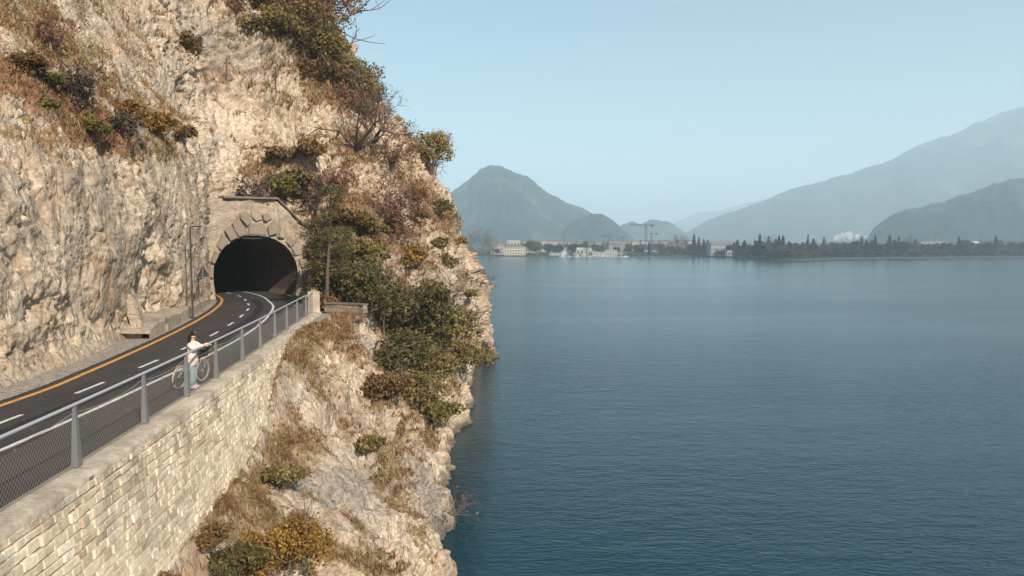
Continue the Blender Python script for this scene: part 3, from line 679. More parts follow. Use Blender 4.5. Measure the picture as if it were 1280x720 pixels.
# voussoirs: rough dressed blocks of uneven length round the crown
vb = MB(); rr = random.Random(8)
STN = make_stone('voussoir_stone', (.20, .16, .12), (.36, .295, .22), (.52, .435, .33), .12)
def on_facade(x, y):          # from the photograph's arch detail to (lateral, height) on the facade
    d_ = ray(188+x/2.88, 188+y/2.88); k_ = (PC[0]*PA[0]+PC[1]*PA[1])/(d_.x*PA[0]+d_.y*PA[1]); q_ = _o+d_*k_
    return (float((np.array([q_.x, q_.y])-PC)@PL), q_.z-ZR)
BLK = [[(293,265),(318,247),(345,283),(350,304),(318,313),(300,290)], [(318,228),(345,218),(359,238),(361,260),(346,275),(322,246)], [(362,222),(380,212),(398,224),(400,250),(380,257),(363,240)],
 [(353,263),(404,259),(417,285),(415,308),(352,304)], [(402,232),(425,225),(435,247),(416,258),(404,252)], [(420,275),(440,253),(462,268),(455,300),(424,312)], [(466,278),(482,275),(492,300),(477,320),(459,313)],
 [(265,290),(290,270),(314,314),(286,328)], [(484,330),(500,308),(520,326),(504,350)], [(507,352),(532,328),(550,346),(541,374),(520,380)], [(236,345),(258,300),(280,331),(253,362)], [(214,402),(230,362),(248,368),(232,412)], [(530,392),(556,380),(566,412),(543,424)], [(210,455),(214,412),(229,420),(224,462)], [(546,432),(568,424),(572,462),(549,470)], [(208,510),(209,465),(223,470),(223,514)], [(550,478),(573,470),(574,512),(551,515)]]
cA = (0, 1.87)
for pl in BLK:
    ol = [on_facade(*q_) for q_ in pl]
    ol = [((a if math.hypot(a/3.30, max(b-1.87, 0)/3.04) > 1 or b < 1.87 else a*1.0/math.hypot(a/3.30, (b-1.87)/3.04)), (b if math.hypot(a/3.30, max(b-1.87, 0)/3.04) > 1 or b < 1.87 else 1.87+(b-1.87)/math.hypot(a/3.30, (b-1.87)/3.04))) for a, b in ol]
    if all(b < 1.87 for a, b in ol): ol = [(math.copysign(max(abs(a), 3.3), a), b) for a, b in ol]
    m = len(ol); cx = sum(a for a, b in ol)/m; cz = sum(b for a, b in ol)/m; out_ = rr.uniform(.16, .26)
    inn = [(cx+(a-cx)*.88, cz+(b-cz)*.88) for a, b in ol]
    vv = [L3(a, .1, ZR+b) for a, b in ol]+[L3(a, -out_*.6, ZR+b) for a, b in ol]+[L3(a, -out_-rr.uniform(0, .05), ZR+b) for a, b in inn]
    ff = [tuple(range(2*m, 3*m))]+[(i+a, (i+1) % m+a, (i+1) % m+a+m, i+a+m) for a in (0, m) for i in range(m)]
    vb.add(vv, ff, rr.random())
rel(portal, vb.build('arch_ring', STN))
# ledge coping above and the sloping one on the right
b = MB()
for (x0, z0, x1, z1) in ((-2.4, 7.62, 1.75, 7.68), (1.7, 7.66, 3.95, 5.52), (3.95, 5.5, 4.6, 5.46)):
    A_, B_ = (x0, z0), (x1, z1); h = .15
    vv = [L3(x, d_, ZR+z+e) for (x, z) in (A_, B_) for d_ in (-.26, .9) for e in (0, h)]
    b.add(vv, [(0,1,3,2),(4,6,7,5),(0,4,5,1),(2,3,7,6),(1,5,7,3),(0,2,6,4)], .4)
COPD = plain('dark_coping', (.15, .125, .10), .95, 0, .45, 2.0)
rel(portal, b.build('coping', COPD))
# bore: lining swept along the curving lane
tc = np.array([PC+PA*0]+[PC+PA*t+(-PL)*(t*t*.004) for t in np.arange(1, 76, 1.0)]); tn = normals(tc); A = arch(rx=3.23, rz=2.97, foot=3.05); V = []
for k, (c, m) in enumerate(zip(tc, tn)):
    for a, b_ in A: V.append((c[0]+m[0]*a, c[1]+m[1]*a, ZR+b_))
n = len(A); Fq = [np.stack([np.arange(n-1)+n*j, np.arange(1, n)+n*j, np.arange(1, n)+n*(j+1), np.arange(n-1)+n*(j+1)], 1) for j in range(len(tc)-1)]
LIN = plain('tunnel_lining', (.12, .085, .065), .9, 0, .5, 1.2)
Fq.append(np.array([[n*j+n-1, n*j, n*(j+1), n*(j+1)+n-1] for j in range(len(tc)-1)]))
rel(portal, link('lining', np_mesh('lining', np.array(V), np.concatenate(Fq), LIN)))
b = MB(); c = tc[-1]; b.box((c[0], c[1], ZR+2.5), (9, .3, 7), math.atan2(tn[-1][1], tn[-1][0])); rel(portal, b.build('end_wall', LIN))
# low parapet from the portal's right foot to the railing end
b = MB(); a0 = np.array([-12.25, 42.0]); a1 = np.array([-16.15, 55.7]); t = (a1-a0)/np.linalg.norm(a1-a0); m = np.array([t[1], -t[0]])
for k in range(13):
    p = a0+(a1-a0)*(k+.5)/13; b.box((p[0], p[1], ZR+.5), (.4, np.linalg.norm(a1-a0)/13-.004, 1.25+.05*rr.random()), math.atan2(t[1], t[0])-R(90), .6)
b.box((a0[0]+.1, a0[1]-.3, ZR+.55), (.7, .6, 1.5), math.atan2(t[1], t[0])-R(90), .8)
pw = b.build('parapet_wall', CONC); tag(pw, 'low pale concrete parapet between the railing end and the tunnel mouth', 'parapet')

b = MB(); q_ = L3(0, .9, ZR+4.62); b.box(q_, (1.5, .18, .1), math.atan2(PL[1], PL[0])); rel(portal, b.build('ceiling_light_housing', plain('pale_housing', (.6, .6, .58), .5)))
HAZE = 0.00031
# ------------------------------------------------------------------ mountains across the lake
def hill_mat(name, a, b, c=None):
    n = NT(name); p = n.pos()
    f = n.noise(p, .012, 8, .6); g = n.noise(p, .0045, 6, .65)
    col = n.mix(f, a, b)
    if c: col = n.mix(n.grey(n.math('ADD', n.math('MULTIPLY', g, .6), n.math('MULTIPLY', f, .4)), [(.5, 0), (.57, .9)]), col, c)
    return n.bsdf(col, .95, n.bump(f, .6, 12.0), spec=.05)
HM = hill_mat('forest_slope', (.007, .016, .022), (.024, .040, .044), (.06, .068, .066))
def mountain(name, D, sil, thick, label, seed, rough=.06, m=None, nx=260, ny=70):
    """a ridge with its own distance and depth; sil: picture outline points turned into bearing and height at distance D"""
    sil = np.array(sil, float); u = np.linspace(sil[0, 0], sil[-1, 0], nx); vv = np.interp(u, sil[:, 0], sil[:, 1])
    H = np.maximum((303.0-vv)/853.33*D+ZC, 0)
    H = H*(1+(.018 if D > 3000 else .045)*fbm(np.column_stack([u*.03, np.full(nx, seed), np.zeros(nx)]), 5, .6))
    x0 = (u-640)/853.33*D
    t = np.linspace(-1, 1, ny); V = []
    T, Hh = np.meshgrid(t, H, indexing='xy'); T = T.T; Hh = Hh.T
    X = np.repeat(x0[:, None], ny, 1); Yd = D+T.T*thick if False else D+np.repeat((t*thick)[None, :], nx, 0)
    prof = np.clip(1-np.abs(np.repeat(t[None, :], nx, 0))**1.25, 0, 1)
    Z = np.repeat(H[:, None], ny, 1)*prof
    X = X*(Yd/D)                                                  # the ridge fans out with distance
    Q = np.stack([X.ravel(), Yd.ravel(), np.zeros(X.size)], 1)/ (thick*.55)
    nz = ridged(Q+seed, 5, .52)-.9; Z = Z+ (nz.reshape(nx, ny))*rough*np.repeat(H[:, None], ny, 1)*np.clip(prof*2.2, 0, 1)*np.clip((1.02-prof)*3.5+.12, 0, 1)
    Z = np.maximum(Z, 0)-1.0
    idx = np.arange(nx*ny).reshape(nx, ny)
    F = np.stack([idx[:-1, :-1], idx[1:, :-1], idx[1:, 1:], idx[:-1, 1:]], -1).reshape(-1, 4)
    o = link(name, np_mesh(name, np.stack([X.ravel(), Yd.ravel(), Z.ravel()], 1), F, m or HM, smooth=True))
    return tag(o, label, 'mountain', None, 'structure')
mountain('mountain', 2500, [(300,303),(420,290),(480,280),(540,256),(570,238),(585,230),(597,219),(602,213),(612,211),(622,213),(634,214),(650,219),(665,228),(685,242),(710,257),(740,266),(760,275),(775,286),(800,303)], 700, 'hazy blue mountain with a blunt summit behind the town', 3, .24)
mountain('hill', 2000, [(690,303),(705,287),(722,273),(738,267),(752,268),(765,275),(780,289),(795,303)], 260, 'low rounded wooded knoll at the foot of the left mountain', 9, .10, nx=120)
mountain('hill', 2900, [(765,303),(776,281),(790,276),(800,280),(812,275),(832,276),(842,281),(855,290),(868,303)], 350, 'small double topped hill in the gap of the valley', 14, .08, nx=120)
mountain('mountain', 3900, [(800,303),(862,288),(880,277),(905,267),(950,251),(1000,233),(1060,216),(1100,204),(1140,187),(1200,161),(1240,146),(1280,131),(1320,122),(1380,118),(1600,140),(1900,170),(2200,303)], 1100, 'huge pale blue mountain slope filling the right of the view', 21, .13, nx=400)
mountain('mountain', 7000, [(700,303),(800,290),(840,279),(870,266),(900,262),(930,254),(970,247),(1060,238),(1100,240),(1200,303)], 900, 'faint far mountain in the valley gap', 33, .05)
mountain('hill', 1750, [(1060,303),(1084,296),(1092,284),(1110,271),(1130,263),(1160,257),(1200,244),(1240,233),(1280,221),(1350,203),(1500,170),(1800,200),(2000,303)], 420, 'darker wooded hill on the right behind the shore trees', 41, .2, nx=400)

# ------------------------------------------------------------------ haze
n = NT('haze_air'); pv = n.n('ShaderNodeVolumePrincipled'); pv.inputs['Color'].default_value = (.70, .905, 1.0, 1); pv.inputs['Density'].default_value = HAZE
pv.inputs['Anisotropy'].default_value = 0.0
for a_ in ('Density Attribute', 'Color Attribute', 'Temperature Attribute'): pv.inputs[a_].default_value = ''
n.m.cycles.homogeneous_volume = True
n.l(pv.outputs[0], n.out.inputs['Volume'])
b = MB(); b.box((0, 4200, 475), (22000, 15400, 962)); hz = b.build('haze', n.m); tag(hz, 'pale blue morning haze over the lake', 'haze', None, 'stuff')
# ------------------------------------------------------------------ plants
LM = {
 'evergreen': leaf_mat('evergreen_leaves', (0.041, 0.043, 0.017), (0.128, 0.114, 0.046), (0.297, 0.235, 0.102)),
 'olive': leaf_mat('olive_leaves', (.085, .066, .024), (.25, .195, .075), (.46, .36, .15)),
 'rust': leaf_mat('rust_leaves', (.08, .047, .024), (.24, .15, .068), (.44, .29, .13)),
 'ochre': leaf_mat('ochre_leaves', (.12, .065, .018), (.34, .20, .052), (.52, .34, .11)),
 'lime': leaf_mat('lime_leaves', (.08, .068, .022), (.22, .185, .06), (.40, .335, .12)),
 'grey': leaf_mat('grey_twigs', (.045, .036, .028), (.12, .095, .07), (.25, .19, .135)),
 'red': leaf_mat('reddish_buds', (0.121, 0.057, 0.036), (0.284, 0.146, 0.086), (0.459, 0.273, 0.168)),
 'gold': leaf_mat('golden_olive_leaves', (0.115, 0.083, 0.024), (0.351, 0.248, 0.078), (0.594, 0.432, 0.156)),
 'pine': leaf_mat('pine_needles', (.045, .040, .020), (.15, .125, .058), (.32, .255, .125)),
 'dry': leaf_mat('dry_grass_blades', (0.149, 0.079, 0.041), (0.405, 0.248, 0.130), (0.620, 0.533, 0.312), .35),
}
BARK = plain('bark', (.10, .075, .058), .9, 0, .4, 12); TWIG = plain('twig_bark', (.17, .115, .095), .9, 0, .4, 10)
def leaves(name, pts, size, mat, seed, flat=0.0, asp=.6):
    g = np.random.default_rng(seed); n = len(pts); a = g.normal(size=(n, 3)); a /= np.linalg.norm(a, axis=1)[:, None]
    b = g.normal(size=(n, 3)); b[:, 2] *= (1-flat); b -= (b*a).sum(1)[:, None]*a; b /= np.linalg.norm(b, axis=1)[:, None]+1e-9
    s = (size*g.uniform(.55, 1.45, n))[:, None]; A = a*s*.5; B = b*s*.5*asp
    V = np.stack([pts-A, pts+B-A*.1, pts+A, pts-B+A*.1], 1).reshape(-1, 3); F = np.arange(4*n).reshape(n, 4)
    cl = fbm(pts*(.9/max(float(np.mean(size))*4, .3)), 2); t = np.clip(.45+.3*cl+g.normal(0, .2, n), 0, 1)
    return np_mesh(name, V, F, mat, {'tint': np.repeat(t, 4)})
def lobe_points(g, lobes, n):
    w_ = np.array([r[0]*r[1]*r[2] for c, r in lobes])**.75; w_ /= w_.sum(); k = g.choice(len(lobes), n, p=w_)
    dr = g.normal(size=(n, 3)); dr /= np.linalg.norm(dr, axis=1)[:, None]; rad = g.uniform(.25, 1, n)**.45*(1+.16*g.normal(size=n))
    c = np.array([l[0] for l in lobes])[k]; r = np.array([l[1] for l in lobes])[k]
    P_ = c+dr*r*rad[:, None]
    keep = fbm(P_*(1.9/max(.3, np.mean(r))), 3) > -.16             # gaps between sprays
    return P_[keep]
def branch(b, p, dr, L, r, depth, g, n=2, up=.2, ends=None, seg=3):
    pts = [Vector(p)]; q = Vector(dr).normalized()
    for k in range(seg):
        q = (q+Vector(g.normal(0, .16, 3))+Vector((0, 0, up*.2))).normalized(); pts.append(pts[-1]+q*(L/seg))
    b.tube(pts, [r*(1-.45*k/seg) for k in range(seg+1)], 4 if r < .03 else 6, cap=False)
    if ends is not None and depth <= 1: ends += pts[1:]
    if depth > 0:
        for k in range(n):
            i = 1+int(g.integers(0, seg)); nd = (q*.75+Vector(g.normal(0, .55, 3))+Vector((0, 0, up*.3))).normalized()
            branch(b, pts[i] if k else pts[-1], nd, L*g.uniform(.55, .8), r*.58, depth-1, g, n, up, ends, seg)
_seed = [100]
def shrub(name, u, v, rpx, kind, label, cat='shrub', n=1600, sq=.85, leaf=None, out=.6, wide=1.0, group=None, base_dv=.6, bare=0.0, lobes_n=13):
    """a bush rooted where the sight line meets the rock"""
    uu, vv_ = u, v; h = None
    for _ in range(4):                                            # so that the crown, not the foot, comes to stand there
        h2, nm2 = hit(uu, vv_)
        if h2 is None: break
        h, nm = h2, nm2; r = rpx*1.3/853.33*h.y; c_ = h+nm*r*out-_o; s_ = 853.33/c_.dot(_f)
        uu += (u-(640+s_*c_.dot(_r)))*.8; vv_ += (v-(360-s_*c_.dot(_u)))*.8
    if h is None: print('no ground for', label); return
    _seed[0] += 1; g = np.random.default_rng(_seed[0])
    b0 = h+Vector((0, 0, -r*base_dv)); b1 = BV.ray_cast(h+nm*r*.6+Vector((0, 0, -r*base_dv*.5)), -nm+Vector((0, 0, -.25)), r*6)[0]
    base = b1 if b1 is not None and (b1-h).length < 1.6*r else h
    c0 = h+nm*r*out-base
    root = empty(name, base, 0, label, cat, group)
    wide = wide*g.uniform(.95, 1.3); sq = sq*g.uniform(.75, 1.1)
    lob = [(np.array(c0), np.array([r*.5*wide, r*.5*wide, r*.42*sq]))]
    for k in range(lobes_n):
        dr = g.normal(size=3); dr /= np.linalg.norm(dr); dr[2] = abs(dr[2])*.9-.25
        q = r*g.uniform(.16, .42); lob.append((np.array(c0)+dr*g.uniform(.75, 1.25)*np.array([r*.66*wide, r*.66*wide, r*.62*sq]), np.array([q*wide, q*wide, q*sq])))
    lf = leaf or np.clip(.0052*h.y, .055, .30)
    b = MB(); ends = []
    for k in range(7 if bare == 0 else 9):
        l = lob[k % len(lob)][0]; dv = Vector(l)+Vector(g.normal(0, .15*r, 3))
        if dv.length < .05: continue
        branch(b, Vector((0, 0, -.08)), dv, min(dv.length*.8, 1.1*r), max(.012, r*.028), 2 if bare == 0 else 3, g, 2 if bare == 0 else 3, .25, ends)
    if bare < 1:
        pts = lobe_points(g, lob, int(n*(1-bare)))
        if bare > 0 and len(ends): pts = np.array(ends)[g.integers(0, len(ends), len(pts))]+g.normal(0, r*.06, (len(pts), 3))
        link('foliage', leaves('foliage', pts, lf*(1 if bare == 0 else .8), LM[kind], _seed[0]), root)
    b.build('stems', TWIG, root)
    return root
# on the crest of the cliff, from the top left down to the ridge
SH = [
 (338,40,24,'olive','olive bush hanging at the left lower end of the crest thicket',1500),
 (372,30,32,'rust','broad brown bush in the left half of the crest thicket',2200),
 (425,72,30,'olive','olive bush low in the outer half of the crest thicket',1900),
 (352,12,26,'olive','olive bush at the very top left end of the crest thicket',1500),
 (392,12,40,'rust','tall rust brown bush filling the middle of the crest thicket',2600),
 (418,40,42,'rust','broad dark brown bush on the outer edge of the crest thicket',2800),
 (385,52,30,'olive','olive brown bush overhanging the pale rock face below the crest',2200),
 (410,86,30,'rust','brown bush at the lower end of the crest thicket above the rust coloured scrub',2200),
 (446,68,28,'rust','dark rust bush bulging out against the sky on the crest edge',2000),
 (452,108,24,'olive','sparse olive bush against the sky above the bare tree',1400),
 (420,112,18,'red','reddish scrub bush between the crest thicket and the bare tree',1500),
 (318,8,17,'rust','small red brown shrub at the top of the pale buttress',800),
 (288,3,16,'red','small reddish shrub at the top edge left of the pale buttress',700),
 (402,172,18,'rust','low russet shrub under the bare tree on the cliff shoulder',1200),
 (485,200,22,'red','low reddish shrub on the ridge between bare tree and round tree',1000),
 (560,232,15,'olive','little olive shrub on the ridge just below the round tree',800),
 (578,268,13,'ochre','ochre shrub clinging to the ridge edge above the lake',700),
 (590,310,10,'ochre','lowest ochre shrub on the outer ridge edge',500),
 # around the portal
 (362,228,25,'lime','bushy green shrub with yellowish top sitting above the tunnel arch',1900),
 (328,233,20,'grey','dark grey shrub in the recess above the tunnel arch',1100),
 (345,190,14,'rust','brown creeping shrub hanging in the recess above the green shrub',600),
 (385,245,14,'grey','dry dark shrub on top of the sloping coping',600),
 # right of the portal
 (424,362,22,'lime','yellow green shrub behind the low stone wall',1500),
 (458,335,24,'olive','olive shrub on the slope behind the pine',1700),
 (462,290,20,'olive','olive brown shrub high on the slope beside the pine top',1500),
 (432,268,20,'rust','russet shrub at the top of the slope behind the pine',1000),
 (485,262,24,'red','reddish dry shrub on the cliff above the grey slab',1200),
 (505,305,20,'ochre','straw ochre shrub at the left edge of the grey slab',1000),
 (404,300,15,'rust','brown scrub bush close behind the right shoulder of the tunnel front',900),
 (438,312,24,'olive','loose olive bush on the slope right of the pine crown',1400),
 (440,345,20,'lime','yellowing bush on the slope between the pine and the evergreen thicket',1200),
 (405,378,13,'rust','low brown bush behind the left end of the low terrace wall',700),
 (425,232,16,'red','russet dry bush at the head of the gully right of the tunnel',900),
 (500,285,22,'red','reddish leafless bush arching over the slope left of the grey slab',1100),
 (468,372,44,'evergreen','dark evergreen shrub nearest to the low stone wall',2600),
 (506,388,46,'evergreen','largest dark evergreen shrub in the middle of the cliff thicket',3200),
 (500,430,38,'evergreen','dark evergreen shrub at the foot of the cliff thicket over the boulder gully',2300),
 (545,415,44,'olive','olive green shrub on the right of the evergreen thicket',2300),
 (572,428,30,'olive','olive shrub at the lake side end of the thicket',1500),
 (540,465,38,'olive','dull green shrub below the thicket above the water rocks',1900),
 (550,505,26,'lime','yellowish shrub low on the cliff above the water rocks',1000),
 (522,500,28,'olive','low olive shrub in the gully above the lake',1100),
 (604,436,13,'grey','dark purple grey shrub on the outer corner just above the water',700),
 (472,472,24,'rust','round brown green shrub below the boulder at the top of the foreground slope',1900),
 (548,262,14,'lime','small yellow green shrub on the sunlit ridge face',600),
 (515,232,16,'ochre','ochre grass shrub on the cliff below the ridge',800),
 (560,330,11,'olive','small olive shrub in the middle of the lake face of the cliff',450),
 (572,300,9,'ochre','ochre tuft on the sunlit outer edge above the far corner of the cliff',350),
 (548,300,10,'olive','olive tuft in the upper middle of the lake face',400),
 (535,345,10,'ochre','ochre tuft beside the lower grey slab of the lake face',350),
 (590,372,8,'olive','small olive tuft low on the outer corner of the lake face',300),
 (520,270,12,'rust','brown tuft high on the lake face below the ridge shrubs',450),
 # left cliff
 (118,128,21,'grey','dark grey twiggy shrub on the ledge of the left cliff',1500),
 (142,148,13,'grey','smaller blackish shrub just below the grey twiggy one on the ledge',800),
 (55,98,14,'lime','upper yellow green tuft in the brown scrub of the left cliff',600),
 (66,131,10,'lime','lower yellow green tuft in the brown scrub of the left cliff',400),
 (125,165,15,'lime','yellow green low plant under the grey shrub on the ledge',600),
 (160,130,17,'ochre','ochre tussock at the upper end of the grassy ledge',800),
 (205,158,18,'ochre','ochre tussock at the lower end of the grassy ledge',800),
 (228,172,13,'rust','brown clump at the right tip of the grassy ledge',600),
 (25,78,20,'rust','dark brown shrub at the left frame edge on the cliff',1300),
 (70,60,18,'red','reddish dry shrub on the upper left scree',900),
 (225,45,16,'rust','brown scrub clump at the foot of the upper left rock buttress',700),
 # foreground slope
 (356,686,46,'ochre','bright ochre orange bush in the foreground at the bottom of the slope',3600),
 (292,704,28,'evergreen','dark low bush left of the ochre bush in the foreground',1800),
 (196,718,18,'rust','brown dry bush at the foot of the retaining wall by the bottom edge',1100),
 (345,590,22,'olive','olive grassy clump in the middle of the foreground slope',1100),
 (268,668,22,'rust','dry brown clump at the lower end of the slope near the wall foot',1000),
 (455,545,15,'olive','small olive shrub on the rocky rim above the lake',600),
]
for (u, v_, rp, kd, lb, nn_) in SH:
    fg = v_ > 540
    nm_ = {'evergreen': 'evergreen_shrub', 'grey': 'twiggy_shrub', 'lime': 'green_shrub', 'ochre': 'ochre_shrub', 'olive': 'olive_shrub', 'rust': 'brown_shrub', 'red': 'reddish_shrub'}[kd]
    shrub(nm_, u, v_, rp, kd, lb, n=int(nn_*2.6), bare=0.35 if kd in ('grey', 'red') else 0.0, sq=(1.0 if kd == 'ochre' else .7) if fg else .95)
# the bare tree on the shoulder and the waterside skeleton bushes
def bare_tree(u, v, hm, label, seed, lean=(.5, -.1, .7), depth=5, buds=900, spread=3):
    h, nm = hit(u, v); g = np.random.default_rng(seed)
    root = empty('bare_tree', h, 0, label, 'tree'); b = MB(); ends = []
    for k in range(spread):
        dr = Vector(lean)+Vector(g.normal(0, .45, 3)); branch(b, (0, 0, -.1), dr, hm*.42, hm*.021, depth, g, 3 if k < 2 else 2, .35, ends)
    b.build('branches', BARK, root)
    E = np.array([tuple(e) for e in ends]); pts = E[g.integers(0, len(E), buds)]+g.normal(0, hm*.015, (buds, 3))
    link('foliage', leaves('foliage', pts, .13, LM['red'], seed), root)
    return root
bare_tree(444, 184, 6.6, 'large leafless reddish tree spreading over the cliff shoulder against the sky', 4, (.6, -.5, .5), 5, 1000, 5)
bare_tree(462, 182, 6.0, 'smaller leafless tree reaching out to the right over the ridge', 5, (.8, -.1, .5), 4, 500, 3)
bare_tree(556, 640, 2.0, 'leafless pale bush at the water foot of the foreground cliff', 6, (.8, -.1, .35), 3, 60, 4)
bare_tree(601, 352, 3.0, 'leafless bush leaning out over the lake from the far corner of the cliff', 8, (.9, .1, .2), 3, 120, 4)
# round topped tree on the ridge
h, nm = hit(541, 226)
if h is None: h = hit(536, 232)[0]
g = np.random.default_rng(60); root = empty('ridge_tree', h, 0, 'round topped olive tree standing alone on the ridge against the sky', 'tree')
b = MB(); s_ = h.y/853.33; ends = []
cc = Vector(((541-640)*s_-h.x, 0, ZC+(303-188)*s_-h.z))
for k in range(6): branch(b, (0, 0, -.2), cc+Vector(g.normal(0, .5, 3)), cc.length*.6, .09, 2, g, 3, .25, ends)
b.build('trunk', TWIG, root)
lob = [(np.array(cc)+np.array(o)*s_, np.array(r)*s_) for o, r in (((0, 0, 3), (25, 20, 15)), ((-12, 0, 9), (15, 14, 12)), ((10, 0, 9), (16, 14, 13)), ((17, 4, -5), (12, 11, 11)), ((-6, -5, -8), (17, 13, 11)), ((3, 6, 12), (17, 13, 12)))]
link('crown', leaves('crown', lobe_points(g, lob, 6500), .24, LM['gold'], 61), root)
# pine beside the portal
h, nm = hit(409, 388); g = np.random.default_rng(70)
h = ground_at(-12.3, 45.2) if h is None else h
root = empty('pine_tree', h, 0, 'slender pine with flat layered branches beside the tunnel mouth', 'tree')
b = MB(); H = 8.3; tr = [(0, 0, -.2), (.05, 0, H*.3), (.25, .1, H*.6), (.35, .1, H*.85), (.3, .1, H)]
b.tube(tr, [.13, .11, .085, .05, .02], 7); b.build('trunk', BARK, root)
bb = MB(); pads = []
for k in range(40):
    t = g.uniform(.28, 1.0); z = H*t; a = g.uniform(0, 6.28); L = (1.2-t*.7)*g.uniform(1.1, 2.3); q = Vector((.3*t, .08, z)); e = q+Vector((math.cos(a)*L, math.sin(a)*L*.8, .15*L-.1))
    bb.tube([q, q.lerp(e, .5)+Vector((0, 0, .12)), e], [.035, .025, .012], 4)
    for m_ in range(5):
        c = q.lerp(e, g.uniform(.45, 1.05))+Vector((0, 0, .08)); pads.append((np.array(c)+g.normal(0, .12, 3), np.array([.5, .5, .2])))
bb.build('branches', BARK, root)
link('needles', leaves('needles', lobe_points(g, pads, 12000), .17, LM['pine'], 71, asp=.3), root)

# dry grass and scrub all over the ledges: nobody could count it
fc = P[F].mean(1); vf = v[F].mean(1); dd = np.linalg.norm(fc-np.array([0, 0, ZC]), axis=1)
e1 = P[F[:, 1]]-P[F[:, 0]]; e2 = P[F[:, 3]]-P[F[:, 0]]; nfc = np.cross(e1, e2); ar = np.linalg.norm(nfc, axis=1)
vis = (fc[:, 1] > 5) & (fc[:, 2] < 48) & (fc[:, 2] > .8)
inb = benchv[F].any(1) & (fc[:, 0] < -11.2) | ((np.abs((fc[:, :2]-PC)@PL) < 4.6) & ((fc[:, :2]-PC)@PA > -14) & ((fc[:, :2]-PC)@PA < 12) & (fc[:, 2] < 15))
pw_ = np.clip(vf-.3, 0, 1)**1.6*ar/np.maximum(dd, 12)**1.7*vis*(~inb); pw_ /= pw_.sum()
g = np.random.default_rng(77); NT_ = 36000; k = g.choice(len(F), NT_, p=pw_); a_, b_ = g.random(NT_), g.random(NT_)
base = P[F[k, 0]]+e1[k]*a_[:, None]+e2[k]*b_[:, None]; hgt = np.clip(dd[k]*.0085, .12, .55)*g.uniform(.25, 1.0, NT_)**1.3*1.2
BL = 5; V = []; tint = []
tt = np.clip(.52+.55*fbm(base*.9, 4, .6)+g.normal(0, .17, NT_), 0, 1)
for j in range(BL):
    an = g.uniform(0, 6.28, NT_); sp = g.uniform(.15, .75, NT_); wd = np.clip(dd[k]*.0011, .012, .06)
    dx = np.stack([np.cos(an), np.sin(an), np.zeros(NT_)], 1); px = np.stack([-np.sin(an), np.cos(an), np.zeros(NT_)], 1)
    b0 = base+dx*(hgt*.12)[:, None]-np.array([0, 0, .03])
    tip = base+dx*(hgt*sp)[:, None]+np.array([0, 0, 1])*(hgt*(1-.35*sp))[:, None]
    V.append(np.stack([b0-px*wd[:, None], b0+px*wd[:, None], tip], 1)); tint.append(np.repeat(np.clip(tt+g.normal(0, .1, NT_), 0, 1), 3))
V = np.concatenate(V).reshape(-1, 3)
tag(link('dry_grass', np_mesh('dry_grass', V, np.arange(len(V)).reshape(-1, 3), LM['dry'], {'tint': np.concatenate(tint)})), 'dry straw and brown grass on the ledges of the cliff', 'grass', None, 'stuff')
NS = 22000; k = g.choice(len(F), NS, p=pw_); base = P[F[k, 0]]+e1[k]*g.random((NS, 1))+e2[k]*g.random((NS, 1))
m_ = 7; sz = np.clip(dd[k]*.0065, .08, .45); pts = np.repeat(base, m_, 0)+g.normal(0, 1, (NS*m_, 3))*np.repeat(sz, m_)[:, None]*.55+np.array([0, 0, .04])
kk_ = fbm(pts*.25+3, 3)
rs_ = np.repeat(rust[F[k, 0]]+.35*fbm(base*.4, 2) > .32, m_); zs_ = np.repeat(np.clip(dd[k]*.0026, .03, .16), m_)
tag(link('russet_scrub', leaves('russet_scrub', pts[rs_], zs_[rs_], LM['red'], 79)), 'russet heathery scrub in patches on the cliff', 'scrub', None, 'stuff')
sc = leaves('low_scrub', pts[~rs_], zs_[~rs_], LM['rust'], 78)
tag(link('low_scrub', sc), 'low brown and olive scrub covering the ledges of the cliff', 'scrub', None, 'stuff')
# ------------------------------------------------------------------ roadside things
DARKM = plain('dark_painted_steel', (.055, .048, .045), .5, .3, .2, 5)
GREYB = plain('sign_back', (.060, .062, .066), .55, .3, .15, 5); RUSTY = plain('rusty_steel', (.20, .07, .035), .8, .2, .4, 8); BLACK = plain('black_plastic', (.02, .02, .022), .6, 0, .2)
def tan_at(Pl, y):
    Pl = resample(Pl, step=.25); k = int(np.argmin(abs(Pl[:, 1]-y))); t = Pl[min(k+1, len(Pl)-1)]-Pl[max(k-1, 0)]; return Pl[k], t/np.linalg.norm(t)
# lamp post
r_ = empty('lamp_post', (-17.95, 38.2, ZR), 0, 'tall thin dark lamp post with a short arm against the rock', 'lamp post')
b = MB(); b.tube([(0, 0, 0), (0, 0, 5.15)], [.062, .045], 8); b.build('pole', DARKM, r_)
b = MB(); b.tube([(0, 0, .0), (0, 0, .12)], .1, 10); b.build('base_collar', DARKM, r_)
b = MB(); b.tube([(-.03, 0, 5.15), (.34, -.03, 5.19)], .032, 6); b.build('arm', DARKM, r_)
b = MB(); b.frustum((.46, -.04, 5.15), (.42, .16), (.34, .1), .08, -.05); b.build('lamp_head', DARKM, r_)
